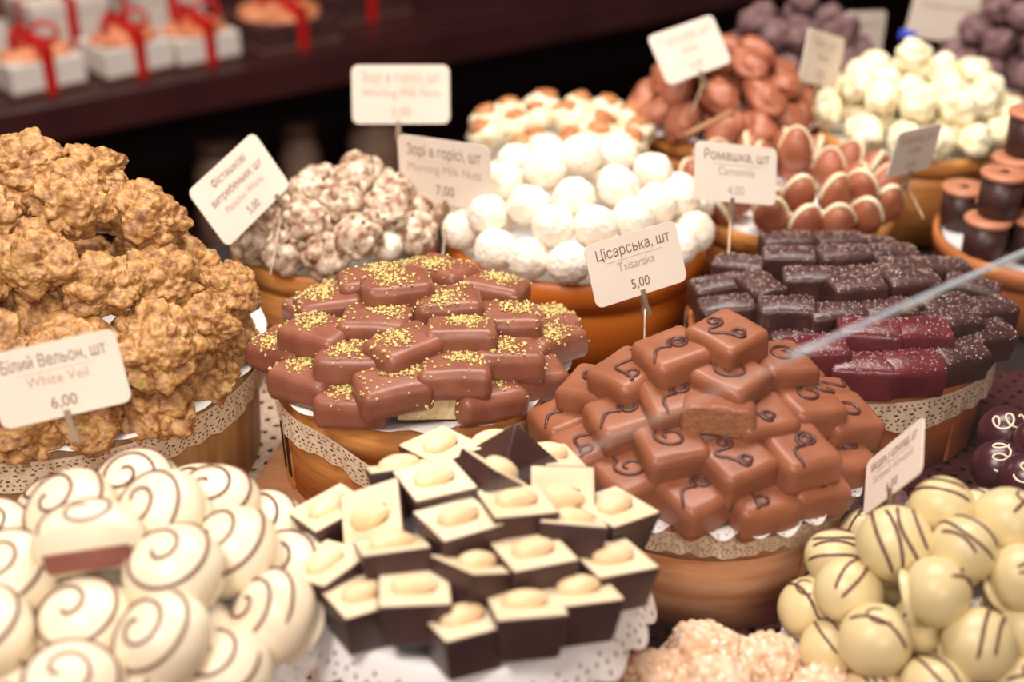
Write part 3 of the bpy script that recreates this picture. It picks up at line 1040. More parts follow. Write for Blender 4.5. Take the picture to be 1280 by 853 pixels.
# ------------------------------------------------------------------ heaps
class Heap:
    """the mound in one basket: a dome that the piece centres lie on; pieces are settled apart before they are made"""
    def __init__(s, k, hp, p=1.6, lift=.006, grow=1.0, wid=.034, thick=.02, pack=.95, edge=.20):
        s.edge = edge
        s.cx, s.cy, s.R, s.zr, _, _ = BK[k]
        s.hp, s.p, s.lift, s.Rg = hp, p, lift, s.R * grow
        s.wid, s.az, s.pack = wid, wid / thick, pack
        s.Q = []

    def z(s, x, y, d=0):
        r = math.hypot(x - s.cx, y - s.cy) / s.Rg
        if r >= 1:
            return s.zr + s.lift - (r - 1) * .15
        return s.zr + s.lift + max(s.hp - d, 0) * (1 - r ** s.p)

    def normal(s, x, y):
        e = .004
        return Vector((-(s.z(x + e, y) - s.z(x - e, y)) / (2 * e), -(s.z(x, y + e) - s.z(x, y - e)) / (2 * e), 1)).normalized()

    def hit(s, px, py):
        d = ray(px, py)
        t = .35
        while t < 2.6:
            p = EYE + d * t
            if p.z < s.z(p.x, p.y):
                return p
            t += .001
        return at_z(px, py, s.zr)

    def dist(s, p, q):
        return math.sqrt((p.x - q.x) ** 2 + (p.y - q.y) ** 2 + ((p.z - q.z) * s.az) ** 2)

    def put(s, proto, p, n, yaw, label, cat, group, sc=1.0, w=1.0):
        s.Q.append([proto, Vector(p), n, yaw, label, cat, group, sc, Vector(p), w])

    def px(s, proto, px, py, yaw, label, cat, group, n=None, k=.55, sc=1.0, dz=0.0, w=1.0):
        p = s.hit(px, py)
        if n is None:
            n = Vector((0, 0, 1)).lerp(s.normal(p.x, p.y), k)
        if dz:
            p = p + Vector((0, 0, dz))
        s.put(proto, p, n, yaw, label, cat, group, sc, w)

    def settle(s, it=80):
        for _ in range(it):
            for i in range(len(s.Q)):
                a = s.Q[i]
                for j in range(i):
                    b = s.Q[j]
                    m = s.wid * s.pack * (a[7] + b[7]) / 2
                    d = s.dist(a[1], b[1])
                    if d < m:
                        v = a[1] - b[1]
                        v = Vector((v.x, v.y, v.z * s.az))
                        v = v.normalized() if v.length > 1e-6 else Vector((1, 0, 0))
                        v.z /= s.az
                        a[1] += v * (m - d) * .35 * a[9]; b[1] -= v * (m - d) * .35 * b[9]
            for a in s.Q:
                a[1] += (a[8] - a[1]) * .08
                dx, dy = a[1].x - s.cx, a[1].y - s.cy
                r = math.hypot(dx, dy); lim = s.R - s.wid * s.edge
                if r > lim:
                    a[1].x = s.cx + dx * lim / r; a[1].y = s.cy + dy * lim / r
                a[1].z = max(a[1].z, s.zr + s.lift)
                if a[9] >= 1:                              # settle back down on to the mound
                    a[1].z = min(a[1].z, max(s.z(a[1].x, a[1].y), a[8].z) + .004)

    def fill(s, protos, sp, label, cat, group, depth=0.0, k=.7, jit=.15, rmax=.93, f=.92, seed=1, sc=(.94, 1.03), tilt=.25, ymin=None):
        r2 = random.Random(seed)
        pts = []
        n = int(s.R / sp) + 3
        for i in range(-n, n + 1):
            for j in range(-n, n + 1):
                x = (i + .5 * (j % 2)) * sp + r2.uniform(-jit, jit) * sp
                y = j * sp * .866 + r2.uniform(-jit, jit) * sp
                if math.hypot(x, y) < min(s.Rg * rmax, s.R - s.wid * s.edge):
                    pts.append((s.cx + x, s.cy + y))
        for x, y in pts:
            if ymin is not None and y < s.cy + ymin:
                continue
            z = s.z(x, y) - depth
            if z < s.zr + s.lift * .8:
                continue
            p = Vector((x, y, z))
            if any(s.dist(p, q[1]) < s.wid * f for q in s.Q):
                continue
            n_ = Vector((0, 0, 1)).lerp(s.normal(x, y), k) + Vector((r2.uniform(-tilt, tilt), r2.uniform(-tilt, tilt), 0))
            s.put(r2.choice(protos), p, n_, r2.uniform(0, 360), label, cat, group, r2.uniform(*sc))

    def rings(s, protos, label, cat, group, k=.7, f=.84, seed=1, sc=(.95, 1.04), tilt=.25, step=.88):
        """courses of pieces laid ring upon ring, each ring drawn in as the mound rises"""
        r2 = random.Random(seed)
        st = s.wid / s.az * step
        lim = s.R - s.wid * s.edge
        for l in range(int(s.hp / st) + 1):
            zl = l * st
            rl = lim * max(0.0, 1 - zl / max(s.hp, 1e-6)) ** (1 / s.p)
            for rr in (rl, rl - s.wid * .95):
                if rr < -s.wid * .3:
                    continue
                rr = max(rr, 0)
                cnt = max(1, int(2 * PI * rr / s.wid))
                a0 = r2.uniform(0, 6.28)
                for i in range(cnt):
                    a = a0 + 2 * PI * (i + r2.uniform(-.12, .12)) / cnt
                    p = Vector((s.cx + rr * math.cos(a), s.cy + rr * math.sin(a), s.zr + s.lift + zl + r2.uniform(-.002, .002)))
                    if any(s.dist(p, q[1]) < s.wid * f for q in s.Q):
                        continue
                    n_ = Vector((0, 0, 1)).lerp(s.normal(p.x, p.y), k) + Vector((r2.uniform(-tilt, tilt), r2.uniform(-tilt, tilt), 0))
                    s.put(r2.choice(protos), p, n_, r2.uniform(0, 360), label, cat, group, r2.uniform(*sc))

    def make(s):
        for proto, p, n, yaw, label, cat, group, sc, _, _ in s.Q:
            n = Vector(n).normalized()
            x = Vector((1, 0, 0)) - n * n.x
            x.normalize()
            y = n.cross(x)
            R3 = Matrix((x, y, n)).transposed() @ Matrix.Rotation(math.radians(yaw), 3, 'Z')
            if '{' in label:
                t = (p.z - s.zr - s.lift) / max(s.hp, 1e-6)
                tier = 'on the crown of' if t > .68 else ('midway up' if t > .3 else 'at the rim of')
                label = label.format(v=DESC.get(proto[1].name, ''), t=tier)
            thing(proto, Matrix.Translation(p) @ R3.to_4x4() @ Matrix.Scale(sc, 4), label, cat, group)


def crop(ox, oy, s):
    return lambda x, y: (ox + x / s, oy + y / s)


UPN = Vector((0, 0, 1))
DESC = {}
for protos, words in ((P_MILK, ('double-curl', 'snail-curl', 'hook-curl', 'wavy', 'round-curl', 'open-hook')),
                      (P_PIST, ('thickly crumbed', 'evenly crumbed', 'end-crumbed', 'side-crumbed', 'loosely crumbed', 'corner-crumbed')),
                      (P_SWIRL, ('wide-spiralled', 'tightly spiralled', 'short-spiralled', 'long-spiralled', 'loose-spiralled')),
                      (P_STRIPE, ('three-striped', 'two-striped', 'four-striped', 'three-lined', 'loop-marked', 'twin-lined')),
                      (P_CLUSTER, ('broad', 'knobbly', 'lopsided', 'rounded', 'chunky', 'ragged')),
                      (P_DUST, ('round', 'knobbly', 'lopsided', 'craggy')), (P_COCO, ('round', 'plump', 'bumpy', 'slightly oval')),
                      (P_TOAST, ('rounded', 'craggy', 'broad', 'knobbly')), (P_CHUNK, ('knobbly', 'angular', 'rounded', 'lopsided')),
                      (P_OVAL, ('smooth', 'dented', 'ridged', 'lumpy'))):
    for p_, w_ in zip(protos, words):
        DESC[p_[1].name] = w_

# --- C: drizzled milk chocolate squares
h = Heap('C', .070, 1.35, .014, .98, .0350, .0195, .93, .22)
c = crop(670, 380, 2.843)
G_ = 'drizzled milk chocolate squares'
LM = 'square milk chocolate with {v} drizzle {t} the peach basket heap'
LT = [(670, 150, 42, 0, (0.02, -.12, 1)), (485, 205, 25, 1, None), (380, 280, 40, 3, None), (205, 325, 60, 4, None), (110, 430, 25, 1, None),
      (690, 308, 48, 2, None), (520, 375, 15, 4, None), (868, 245, 20, 5, None), (1015, 290, 30, 2, None), (325, 440, 20, 1, None),
      (800, 430, 20, 0, None), (955, 375, 25, 5, None), (470, 520, 15, 2, None), (210, 535, 20, 3, None), (1095, 365, 10, 3, None),
      (1060, 485, 20, 2, None), (690, 600, 30, 0, None), (905, 550, 25, 4, None), (350, 625, 30, 2, None), (565, 690, 35, 1, None),
      (825, 695, 20, 3, None), (1000, 645, 20, 0, None), (1085, 560, 15, 4, None)]
for i, (x, y, yaw, v, n) in enumerate(LT):
    lab = 'topmost milk chocolate square crowning the drizzled heap' if i == 0 else LM
    h.px(P_MILK[v], *c(x, y), yaw, lab, 'chocolate', G_, n, .25, 1.19, w=.3 if i == 0 else 1.0)
h.px(P_MILK_CUT, *c(640, 460), -8, 'cut milk chocolate showing its brown praline filling among the drizzled squares', 'chocolate', G_, (0.05, -.02, 1), dz=.010, w=.1)
h.settle()
h.fill(P_MILK, .040, LM, 'chocolate', G_, .022, .1, .05, .75, .86, 5, sc=(1.0, 1.06), tilt=.05)
h.make()

# --- B: pistachio bars
h = Heap('B', .038, 1.8, .012, 1.0, .044, .0215, .90, .20)
c = crop(320, 310, 2.584)
G_ = 'pistachio topped milk chocolate bars'
LM = '{v} pistachio milk chocolate bar {t} the stapled orange basket heap'
LT = [(120, 210, 35, 0, (-.2, -.1, 1)), (275, 190, 15, 1, None), (355, 150, 10, 2, None), (470, 160, 12, 3, None), (610, 95, -35, 4, None), (760, 140, -20, 5, None),
      (265, 300, -30, 1, None), (410, 268, -10, 2, None), (585, 215, 10, 4, None), (808, 245, 8, 0, None), (345, 370, -6, 3, (-.05, .05, 1)), (615, 310, 0, 5, (0, .08, 1)),
      (465, 340, 40, 1, None), (605, 405, 3, 2, (0, .05, 1)), (808, 370, 12, 3, (.1, .05, 1)), (945, 295, 40, 4, None), (1040, 340, 35, 0, None),
      (110, 345, -35, 4, None), (175, 430, -30, 1, None), (330, 475, -12, 3, (-.1, -.05, 1)), (475, 460, 20, 2, None), (730, 500, 25, 5, (.1, -.05, 1)), (880, 455, 20, 1, None),
      (455, 85, 10, 0, None)]
for i, (x, y, yaw, v, n) in enumerate(LT):
    h.px(P_PIST[v], *c(x, y), yaw, LM, 'chocolate', G_, n, .2, 1.04)
h.px(P_PIST_CUT, *c(560, 522), 2, 'halved pistachio chocolate showing its pale marzipan filling', 'chocolate', G_, (0, .0, 1), w=.05, sc=1.05)
h.settle()
h.fill(P_PIST, .042, LM, 'chocolate', G_, 0.0, .2, .05, .80, .88, 6, ymin=.02, tilt=.1)
h.fill(P_PIST, .042, LM, 'chocolate', G_, .023, .1, .05, .75, .84, 7, tilt=.05)
h.make()

# --- D: almond squares
h = Heap('D', .024, 1.5, .014, .97, .0340, .0235, .86, .20)
c = crop(370, 540, 2.724)
G_ = 'almond topped cream squares'
LM = 'dark chocolate cup with cream top and blanched almond {t} the doily-lined heap'
LT = [(535, 105, 45, 0, (0, -.05, 1)), (755, 120, 45, 1, (.25, .95, .25)), (690, 110, 20, 2, (-.2, .3, 1)), (870, 130, 20, 0, (.2, .1, 1)), (360, 190, 10, 1, (-.15, .40, 1)),
      (490, 235, 25, 2, (0, -.05, 1)), (625, 215, 40, 0, (.55, .35, .8)), (900, 240, 0, 1, (.12, -.72, .70)), (320, 300, 8, 2, (-.40, -.50, .72)), (135, 320, 35, 0, (-.25, -.05, 1)),
      (570, 360, 30, 1, (0, -.02, 1)), (770, 320, 18, 2, (.05, .06, 1)), (1075, 320, 40, 0, (.1, 0, 1)), (925, 400, 2, 1, (.10, .40, 1)), (320, 490, 12, 2, (-.10, .32, 1)),
      (130, 540, 50, 0, (-.2, -.0, 1)), (610, 560, 42, 1, (.18, .34, 1)), (790, 500, 22, 2, (0, .05, 1)), (1065, 490, 25, 0, (.05, .05, 1)), (235, 660, 30, 1, (0, .02, 1)),
      (425, 630, 5, 2, (0, .05, 1)), (550, 690, 28, 0, (0, .08, 1)), (760, 670, 12, 1, (0, .15, 1)), (925, 600, 18, 2, (.02, .12, 1))]
for i, (x, y, yaw, v, n) in enumerate(LT):
    lab = {1: 'almond chocolate tipped on edge with its dark side turned up', 7: 'almond square tilted upright with its cream face turned outward'}.get(i, LM)
    if n[1] > -.2:
        n = (n[0], n[1] + .12, n[2])
    h.px(P_ALM[v], *c(x, y), yaw, lab, 'chocolate', G_, n, .2, 1.14)
h.settle()
h.fill(P_ALM, .036, LM, 'chocolate', G_, .025, .1, .05, .80, .84, 9, tilt=.05)
h.make()

# --- E: white swirl pralines
h = Heap('E', .040, 1.9, .016, .98, .045, .036, .97, .15)
c = crop(0, 540, 2.726)
G_ = 'white swirl pralines'
LM = '{v} round white praline {t} the swirl praline heap'
LT = [(280, 140, 0, 0, (-.35, -.35, 1)), (505, 235, 60, 1, (-.15, -.4, 1)), (250, 320, 20, 2, (-.45, -.45, 1)), (650, 325, 10, 3, (-.55, -.45, .9)), (35, 265, 30, 4, (-.3, -.3, 1)),
      (565, 495, 80, 2, (-.25, -.3, 1)), (60, 500, 10, 3, (-.1, -.3, 1)), (710, 215, 30, 4, (-.1, -.3, 1)), (785, 305, 60, 0, (-.1, -.3, 1)), (895, 340, 50, 1, (-.3, -.3, 1)),
      (800, 495, 5, 2, (-.5, -.3, .9)), (965, 505, 45, 3, (-.35, -.3, 1)), (330, 655, 10, 4, (-.25, -.35, 1)), (665, 665, 70, 0, (-.5, -.4, .9)), (890, 690, 15, 1, (-.7, -.3, .8)),
      (70, 665, 40, 2, (-.3, -.3, 1)), (390, 815, 90, 3, (0, -.3, 1)), (100, 830, 20, 4, (0, -.3, 1)), (700, 825, 10, 0, (-.3, -.3, 1)), (130, 215, 50, 1, (-.3, 0, 1)),
      (30, 400, 50, 3, (0, -.2, 1)), (550, 960, 50, 4, (0, -.2, 1)), (850, 930, 30, 2, (0, 0, 1))]
for i, (x, y, yaw, v, n) in enumerate(LT):
    h.px(P_SWIRL[v], *c(x, y), yaw, LM, 'praline', G_, n, .5, 1.08)
h.px(P_SWIRL_CUT, *c(310, 440), 10, 'halved white praline showing a band of cocoa filling', 'praline', G_, (-.05, -.05, 1), dz=.008, w=.1, sc=1.12)
h.settle()
h.fill(P_SWIRL, .046, LM, 'praline', G_, 0.0, .5, .05, .85, .88, 8)
h.fill(P_SWIRL, .046, LM, 'praline', G_, .034, .2, .05, .75, .85, 9, tilt=.1)
h.make()

# --- N: striped white pralines
h = Heap('N', .068, 1.6, .013, 1.0, .034, .031, .95)
c = crop(980, 520, 2.56)
G_ = 'striped white pralines'
LM = '{v} yellowish white praline {t} the low striped heap'
LT = [(405, 420, 10, 2, (0, -.5, 1), 1.16), (95, 625, 30, 4, (-.5, -.2, .8), 1.0), (255, 565, -40, 1, (0, -.3, 1), 1.06), (315, 705, 60, 4, (-.2, -.4, 1), 1.06), (445, 660, -70, 5, (0, -.3, 1), .95),
      (165, 730, 20, 1, (-.2, -.2, 1), 1.0), (540, 555, 80, 4, (.9, -.3, .5), 1.0), (585, 745, -25, 5, (.3, -.4, 1), 1.08), (480, 820, 30, 1, (0, -.3, 1), 1.05), (330, 855, 20, 0, None, 1.0),
      (660, 370, 120, 4, (.5, -.2, .8), 1.10), (545, 350, 60, 5, None, 1.0), (695, 290, 70, 3, (.2, -.1, 1), 1.0), (590, 465, 40, 3, None, 1.0), (705, 520, 100, 1, (.6, -.4, .8), 1.0),
      (735, 645, 10, 5, (.2, -.4, 1), 1.05), (730, 820, 80, 4, None, 1.05), (195, 490, 80, 2, (-.2, -.1, 1), .95), (285, 480, 70, 3, None, .95), (775, 380, 30, 4, None, 1.0), (820, 500, 0, 1, None, 1.0)]
for i, (x, y, yaw, v, n, s_) in enumerate(LT):
    h.px(P_STRIPE[v], *c(x, y), yaw, LM, 'praline', G_, n, .6, s_ * 1.10)
h.settle()
h.fill(P_STRIPE, .035, LM, 'praline', G_, 0.0, .5, .05, .95, .88, 10)
h.rings(P_STRIPE, LM, 'praline', G_, .5, .88, 11)
h.make()

# --- A: nut clusters
h = Heap('A', .124, 1.75, .014, 1.0, .060, .046, 1.0)
G_ = 'caramel nut clusters'
LM = '{v} golden nut cluster {t} the large tan basket heap'
LT = [(28, 222), (108, 222), (76, 258), (169, 284), (62, 318), (106, 342), (10, 282), (46, 382), (186, 362), (247, 340), (255, 378), (312, 362), (182, 236), (224, 268),
      (262, 312), (177, 430), (233, 459), (295, 416), (157, 498), (210, 405), (28, 432), (100, 440), (100, 510), (40, 510), (-25, 350), (-25, 430), (60, 555)]
for i, (x, y) in enumerate(LT):
    h.px(P_CLUSTER[i % 6], x, y, (i * 77) % 360, LM, 'nut cluster', G_, None, .75, (.95, .86, .92, 1.02, .85, .83)[i % 6] * (.90 if x > 200 else 1.0))
h.settle()
h.fill(P_CLUSTER, .050, LM, 'nut cluster', G_, 0.014, .8, .08, .95, .84, 12, sc=(.78, .86))
h.fill(P_CLUSTER, .050, LM, 'nut cluster', G_, .034, .6, .08, .85, .80, 13, sc=(.8, .9))
h.make()

# --- F: dark loaves
h = Heap('F', .023, 1.9, .014, .98, .034, .0235, .92)
c = crop(840, 260, 2.843)
G_ = 'crystal topped dark loaves'
LM = 'small dark chocolate loaf with crystal top {t} the lace basket heap'
LR = 'crystal-topped loaf with painted red reflection at the front rim of the dark loaf heap'
LT = [(405, 150, 5), (415, 205, -8), (590, 150, 10), (740, 130, 15), (245, 235, -25), (490, 280, -5), (620, 215, 8), (775, 195, 12), (310, 315, -70), (165, 310, 10),
      (200, 380, 5), (430, 415, -4), (670, 275, 12), (820, 250, 8), (960, 245, 10), (600, 400, 8), (690, 330, 12), (850, 305, 10), (1055, 310, -20), (735, 375, 12), (945, 375, 15),
      (1105, 405, 20), (470, 495, 5), (985, 465, 20), (1040, 555, 25), (1145, 495, 25)]
for i, (x, y, yaw) in enumerate(LT):
    h.px(P_LOAF[i % 4], *c(x, y), yaw, LM, 'chocolate', G_, None, .3, 1.10)
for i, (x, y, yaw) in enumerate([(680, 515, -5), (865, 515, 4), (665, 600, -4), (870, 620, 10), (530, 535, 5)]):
    h.px(P_TINTED[i % 3], *c(x, y), yaw, LR, 'chocolate', 'burgundy loaves', None, .3, 1.16)
h.settle()
h.fill(P_LOAF, .030, LM, 'chocolate', G_, 0.0, .3, .05, .95, .88, 14, tilt=.1)
h.settle(20)
h.fill(P_LOAF, .036, LM, 'chocolate', G_, .024, .1, .05, .85, .84, 15, tilt=.05)
h.make()

# --- T: coconut truffles
h = Heap('T', .052, 1.9, .017, .98, .0345, .0335, .95)
c = crop(520, 110, 2.9425)
G_ = 'coconut truffles'
LM = '{v} snow white coconut truffle {t} the deep orange basket heap'
for i, (x, y) in enumerate([(590, 420), (765, 380), (495, 545), (655, 540), (815, 510), (280, 635), (420, 660), (575, 670), (155, 545), (265, 505), (405, 450), (325, 350), (870, 310), (950, 445), (1020, 530), (990, 600), (740, 240), (600, 250), (480, 300), (880, 420), (700, 660), (830, 640)]):
    h.px(P_COCO[i % 4], *c(x, y), i * 50, LM, 'truffle', G_, None, .8, 1.05)
h.settle()
h.rings(P_COCO, LM, 'truffle', G_, .8, .86, 16)
h.make()

# --- G: dusted nut balls
h = Heap('G', .038, 1.8, .017, 1.0, .039, .036, .92)
LM = '{v} white-dusted nut ball {t} the small orange basket heap'
for i, (x, y) in enumerate([(385, 250), (435, 240), (490, 245), (432, 262), (330, 290), (390, 290), (440, 300), (350, 330), (420, 335), (515, 290), (450, 215), (385, 212), (530, 265), (470, 275), (320, 330)]):
    h.px(P_DUST[i % 4], x, y, i * 70, LM, 'nut ball', 'dusted nut balls', None, .8)
h.put(P_COCO[1], h.hit(475, 318), (0, 0, 1), 0, 'single white truffle that lies among the dusted nut balls', 'truffle', None, .75)
h.settle()
h.rings(P_DUST, LM, 'nut ball', 'dusted nut balls', .8, .84, 18)
h.make()

# --- the rear baskets
for key, hp, p, pr, sp, lab, cat, grp, sd, thk in (
        ('H', .016, 2.0, P_DIP, .036, 'caramel-capped white biscuit {t} the heap behind the coconut truffles', 'biscuit', 'white dipped biscuits', 20, .027),
        ('J', .058, 2.0, P_OVAL, .038, '{v} milk chocolate oval {t} the doily-lined rear heap', 'chocolate', 'milk chocolate ovals', 22, .028),
        ('I', .032, 1.9, P_SHELL, .031, 'milk chocolate shell with cream seam {t} the light wooden basket heap', 'chocolate', 'cream seamed milk shells', 24, .036),
        ('K', .058, 1.9, P_CHUNK, .035, '{v} white chocolate chunk {t} the heap beside the milk ovals', 'chocolate', 'white chocolate chunks', 26, .032),
        ('M', .060, 2.0, P_MAUVE, .036, 'cocoa-dusted truffle {t} the heap behind the milk chocolate ovals', 'truffle', 'cocoa truffles behind the ovals', 28, .034),
        ('Q', .095, 2.0, P_MAUVE, .036, 'cocoa-dusted truffle {t} the heap behind the white chocolate chunks', 'truffle', 'cocoa truffles behind the chunks', 30, .034),
        ('P', .006, 1.9, P_TOAST, .042, '{v} toasted coconut cluster {t} the small front basket heap', 'coconut cluster', 'toasted coconut clusters', 32, .038),
        ('R', .020, 1.9, P_PLUM, .039, 'dark plum praline with white scribble {t} the heap beside the striped pralines', 'praline', 'plum pralines', 34, .034)):
    h = Heap(key, hp, p, .016, 1.0, sp, thk, .94)
    if key == 'P':
        for i, (x, y) in enumerate([(795, 832), (858, 826), (938, 830), (1010, 850), (895, 862), (815, 876), (960, 890)]):
            h.px(pr[i % 4], x, y, i * 70, lab, cat, grp, None, .6, 1.10)
    if key == 'R':
        for i, (x, y) in enumerate([(1258, 545), (1268, 592), (1225, 612), (1240, 520), (1290, 560)]):
            h.px(pr[i % 3], x, y, i * 40, lab, cat, grp, (-.2, -.5, 1), .6, 1.0)
    if key == 'I':
        for x, y in ((970, 270), (1010, 282), (1050, 285), (1090, 275), (1120, 262), (1045, 255), (1000, 250), (1080, 245)):
            h.px(pr[x % 3], x, y, (x * 7) % 60 - 30, lab, cat, grp, (0, -.35, 1), .6, 1.0)
    h.settle(40)
    if key != 'P':
        h.rings(pr, lab, cat, grp, .75, .84, sd, tilt=.3)
    h.make()

# --- L: stacked dark cylinders
h = Heap('L', .10, 1.5, .010, 1.0)
zc = BK['L'][3] - .007 + .017
k = 0
for lay, (n_r, spc) in enumerate(((.072, .0415), (.062, .0415), (.046, .0415))):
    z = zc + .003 + lay * .0390
    cnt = int(n_r / spc) + 2
    for i in range(-cnt, cnt + 1):
        for j in range(-cnt, cnt + 1):
            x = (i + .5 * (j % 2) + .25 * lay) * spc; y = j * spc * .87 + .008 * lay
            if math.hypot(x, y) > n_r:
                continue
            h.put(P_CYL[0], Vector((h.cx + x, h.cy + y, z)), (0, 0, 1), k * 30,
                  'dark chocolate cylinder with milk chocolate cap in the %s layer of the stack' % ('lowest', 'second', 'third', 'uppermost')[lay], 'chocolate', 'stacked chocolate cylinders', 1.15)
            k += 1
h.make()

# a bunched fold of mauve lace cloth between the milk basket and the striped pralines
V, F = lumpy((.030, .020, .018), 26, .5, .008, 500, 5, .0015, 200, .012, .4)
o = link('bunched_cloth', mesh_from('bunched_cloth', V, F, 'mauve'), None, Matrix.Translation((0.232, 0.800, .0155)))
tag(o, 'bunched mauve-brown lace cloth between the peach basket and the striped pralines', 'paper')

# ------------------------------------------------------------------ price tags
def text_mesh(body, size, m):
    """flat lettering: the font outlines are read as loops and filled one letter stroke at a time"""
    cu = bpy.data.curves.new('tx', 'FONT')
    cu.body = body; cu.size = 1.0; cu.align_x = 'CENTER'; cu.align_y = 'CENTER'; cu.resolution_u = 4
    cu.fill_mode = 'NONE'
    ob = bpy.data.objects.new('tx', cu)
    COL.objects.link(ob)
    dg = bpy.context.evaluated_depsgraph_get()
    src = bpy.data.meshes.new_from_object(ob.evaluated_get(dg))
    bpy.data.objects.remove(ob); bpy.data.curves.remove(cu)
    P = [v.co.copy() for v in src.vertices]
    nxt = {}
    for e in src.edges:
        a, b = e.vertices
        nxt.setdefault(a, []).append(b); nxt.setdefault(b, []).append(a)
    bpy.data.meshes.remove(src)
    seen = set(); loops = []
    for v in range(len(P)):
        if v in seen or v not in nxt:
            continue
        lp = [v]; seen.add(v)
        c = v + 1 if v + 1 in nxt[v] else nxt[v][0]
        while c not in seen:
            seen.add(c); lp.append(c)
            o = [q for q in nxt[c] if q not in seen]
            if not o:
                break
            c = o[0]
        if len(lp) > 2:
            loops.append([P[q] for q in lp])

    pts = [Vector((p.x, p.y)) for l in loops for p in l]
    ed = []; k = 0
    for l in loops:
        ed += [(k + q, k + (q + 1) % len(l)) for q in range(len(l))]
        k += len(l)
    cv, _, cf, _, _, _ = delaunay_2d_cdt(pts, ed, [], 0, 1e-6)
    box = [(l, min(p.x for p in l), max(p.x for p in l)) for l in loops]

    def winding(x, y):
        w = 0
        for l, x0, x1 in box:
            if x1 < x:
                continue
            for q in range(len(l)):
                a, b = l[q - 1], l[q]
                if (a.y > y) != (b.y > y) and x < (b.x - a.x) * (y - a.y) / (b.y - a.y) + a.x:
                    w += 1 if b.y > a.y else -1
        return w
    V = [Vector((p.x * size, p.y * size, 0)) for p in cv]
    F = []
    for f in cf:
        c = sum((cv[q] for q in f), Vector((0, 0))) / len(f)
        if winding(c.x, c.y):
            n = (V[f[1]] - V[f[0]]).cross(V[f[2]] - V[f[0]]).z
            F.append(tuple(f) if n > 0 else tuple(f)[::-1])
    me = mesh_from('lettering', V, F, m, False)
    xs = [v.x for v in V]
    return me, max(xs) - min(xs)


def price_tag(TL, TR, BL, Z, lines, label, sgn=1, aspect=1.68, base=None, ink='ink', clip=True, rod_at=.5, blue=False):
    a = Vector((TR[0] - TL[0], TR[1] - TL[1])); b = Vector((BL[0] - TL[0], BL[1] - TL[1]))
    ab = a.dot(b); k2 = aspect ** 2
    # find depth components so that the two sides are square to each other with the given aspect
    B_ = k2 * b.length_squared - a.length_squared
    if abs(ab) < 1e-6:
        zb2 = 0; za2 = max(B_, 0)
        if B_ < 0:
            zb2 = -B_ / k2; za2 = 0
        za, zb = math.sqrt(za2), math.sqrt(zb2)
    else:
        X = (-B_ + math.sqrt(B_ * B_ + 4 * k2 * ab * ab)) / (2 * k2)
        zb = math.sqrt(max(X, 1e-9)); za = -ab / zb
    za *= sgn; zb *= sgn
    s = Z / FPX
    cxp = TL[0] + (a.x + b.x) / 2; cyp = TL[1] + (a.y + b.y) / 2
    X3 = Vector((1, 0, 0))
    A3 = (X3 * a.x - UPV * a.y + FWD * za) * s
    B3 = (X3 * b.x - UPV * b.y + FWD * zb) * s
    ctr = at_depth(cxp, cyp, Z)
    w, hgt = A3.length, B3.length
    ex = A3.normalized(); ey = (-B3).normalized(); ez = ex.cross(ey).normalized()
    root = bpy.data.objects.new('price_tag', None); COL.objects.link(root)
    R4 = Matrix((ex, ey, ez)).transposed().to_4x4()
    root.matrix_world = Matrix.Translation(ctr) @ R4
    tag(root, label, 'price tag')
    # rounded card
    r = hgt * .12; n = 6; outl = []
    for sx, sy, a0 in ((1, 1, 0), (-1, 1, 90), (-1, -1, 180), (1, -1, 270)):
        for i in range(n + 1):
            t = math.radians(a0 + 90 * i / n)
            outl.append((sx * (w / 2 - r) + r * math.cos(t), sy * (hgt / 2 - r) + r * math.sin(t)))
    m_ = len(outl); th = .0005
    V = [(x, y, th) for x, y in outl] + [(x, y, -th) for x, y in outl]
    F = [tuple(range(m_)), tuple(range(2 * m_ - 1, m_ - 1, -1))] + [(m_ + i, m_ + (i + 1) % m_, (i + 1) % m_, i) for i in range(m_)]
    link('card', mesh_from('card', V, F, 'tag', False), root)
    for body, yy, sz, im in lines:
        me, tw = text_mesh(body, sz * hgt, im)
        sc = min(.92, .80 * w / max(tw, 1e-6))
        link('lettering', me, root, Matrix.Translation((0, yy * hgt, th + .0002)) @ Matrix.Diagonal((sc, 1, 1, 1)))
    if len(lines) > 2:
        mb = MB(); mb.box((0, .14 * hgt, th + .0001), (w * .30, .00012, .0001))
        link('rule_line', mb.mesh('rule_line', 'ink_faint', False), root)
    inv = root.matrix_world.inverted()
    bx = (rod_at - .5) * w
    p0 = Vector((bx, -hgt / 2 + .004, -th - .0012))
    if clip:
        mb = MB()
        mb.box((bx, -hgt / 2 - .0045, th + .0010), (.0017, .008, .0006))
        mb.box((bx, -hgt / 2 - .0045, -th - .0010), (.0017, .008, .0006))
        mb.box((bx, -hgt / 2 - .012, 0), (.0026, .003, .0018))
        link('clip', mb.mesh('clip', 'metal', False), root)
    if blue:
        V, F = rbox(.009, .006, .003, .002, 2, 3)
        V[:, 0] -= w * .46; V[:, 1] -= hgt * .46
        link('blue_clip', mesh_from('blue_clip', V, F, 'blue'), root)
    if base is not None:
        pb = inv @ base
        pa = Vector((bx, -hgt / 2 - .008, 0))
        pts = [pa.lerp(pb, t) for t in np.linspace(0, 1, 6)]
        link('rod', mesh_from('rod', *tube(pts, .0011, 6, False), 'metal'), root)
    return root


def tl(a, b, p, i1='ink', i2='ink_faint', i3='ink'):
    return [(a, .28, .24, i1), (b, .02, .20, i2), (p, -.30, .22, i3)]


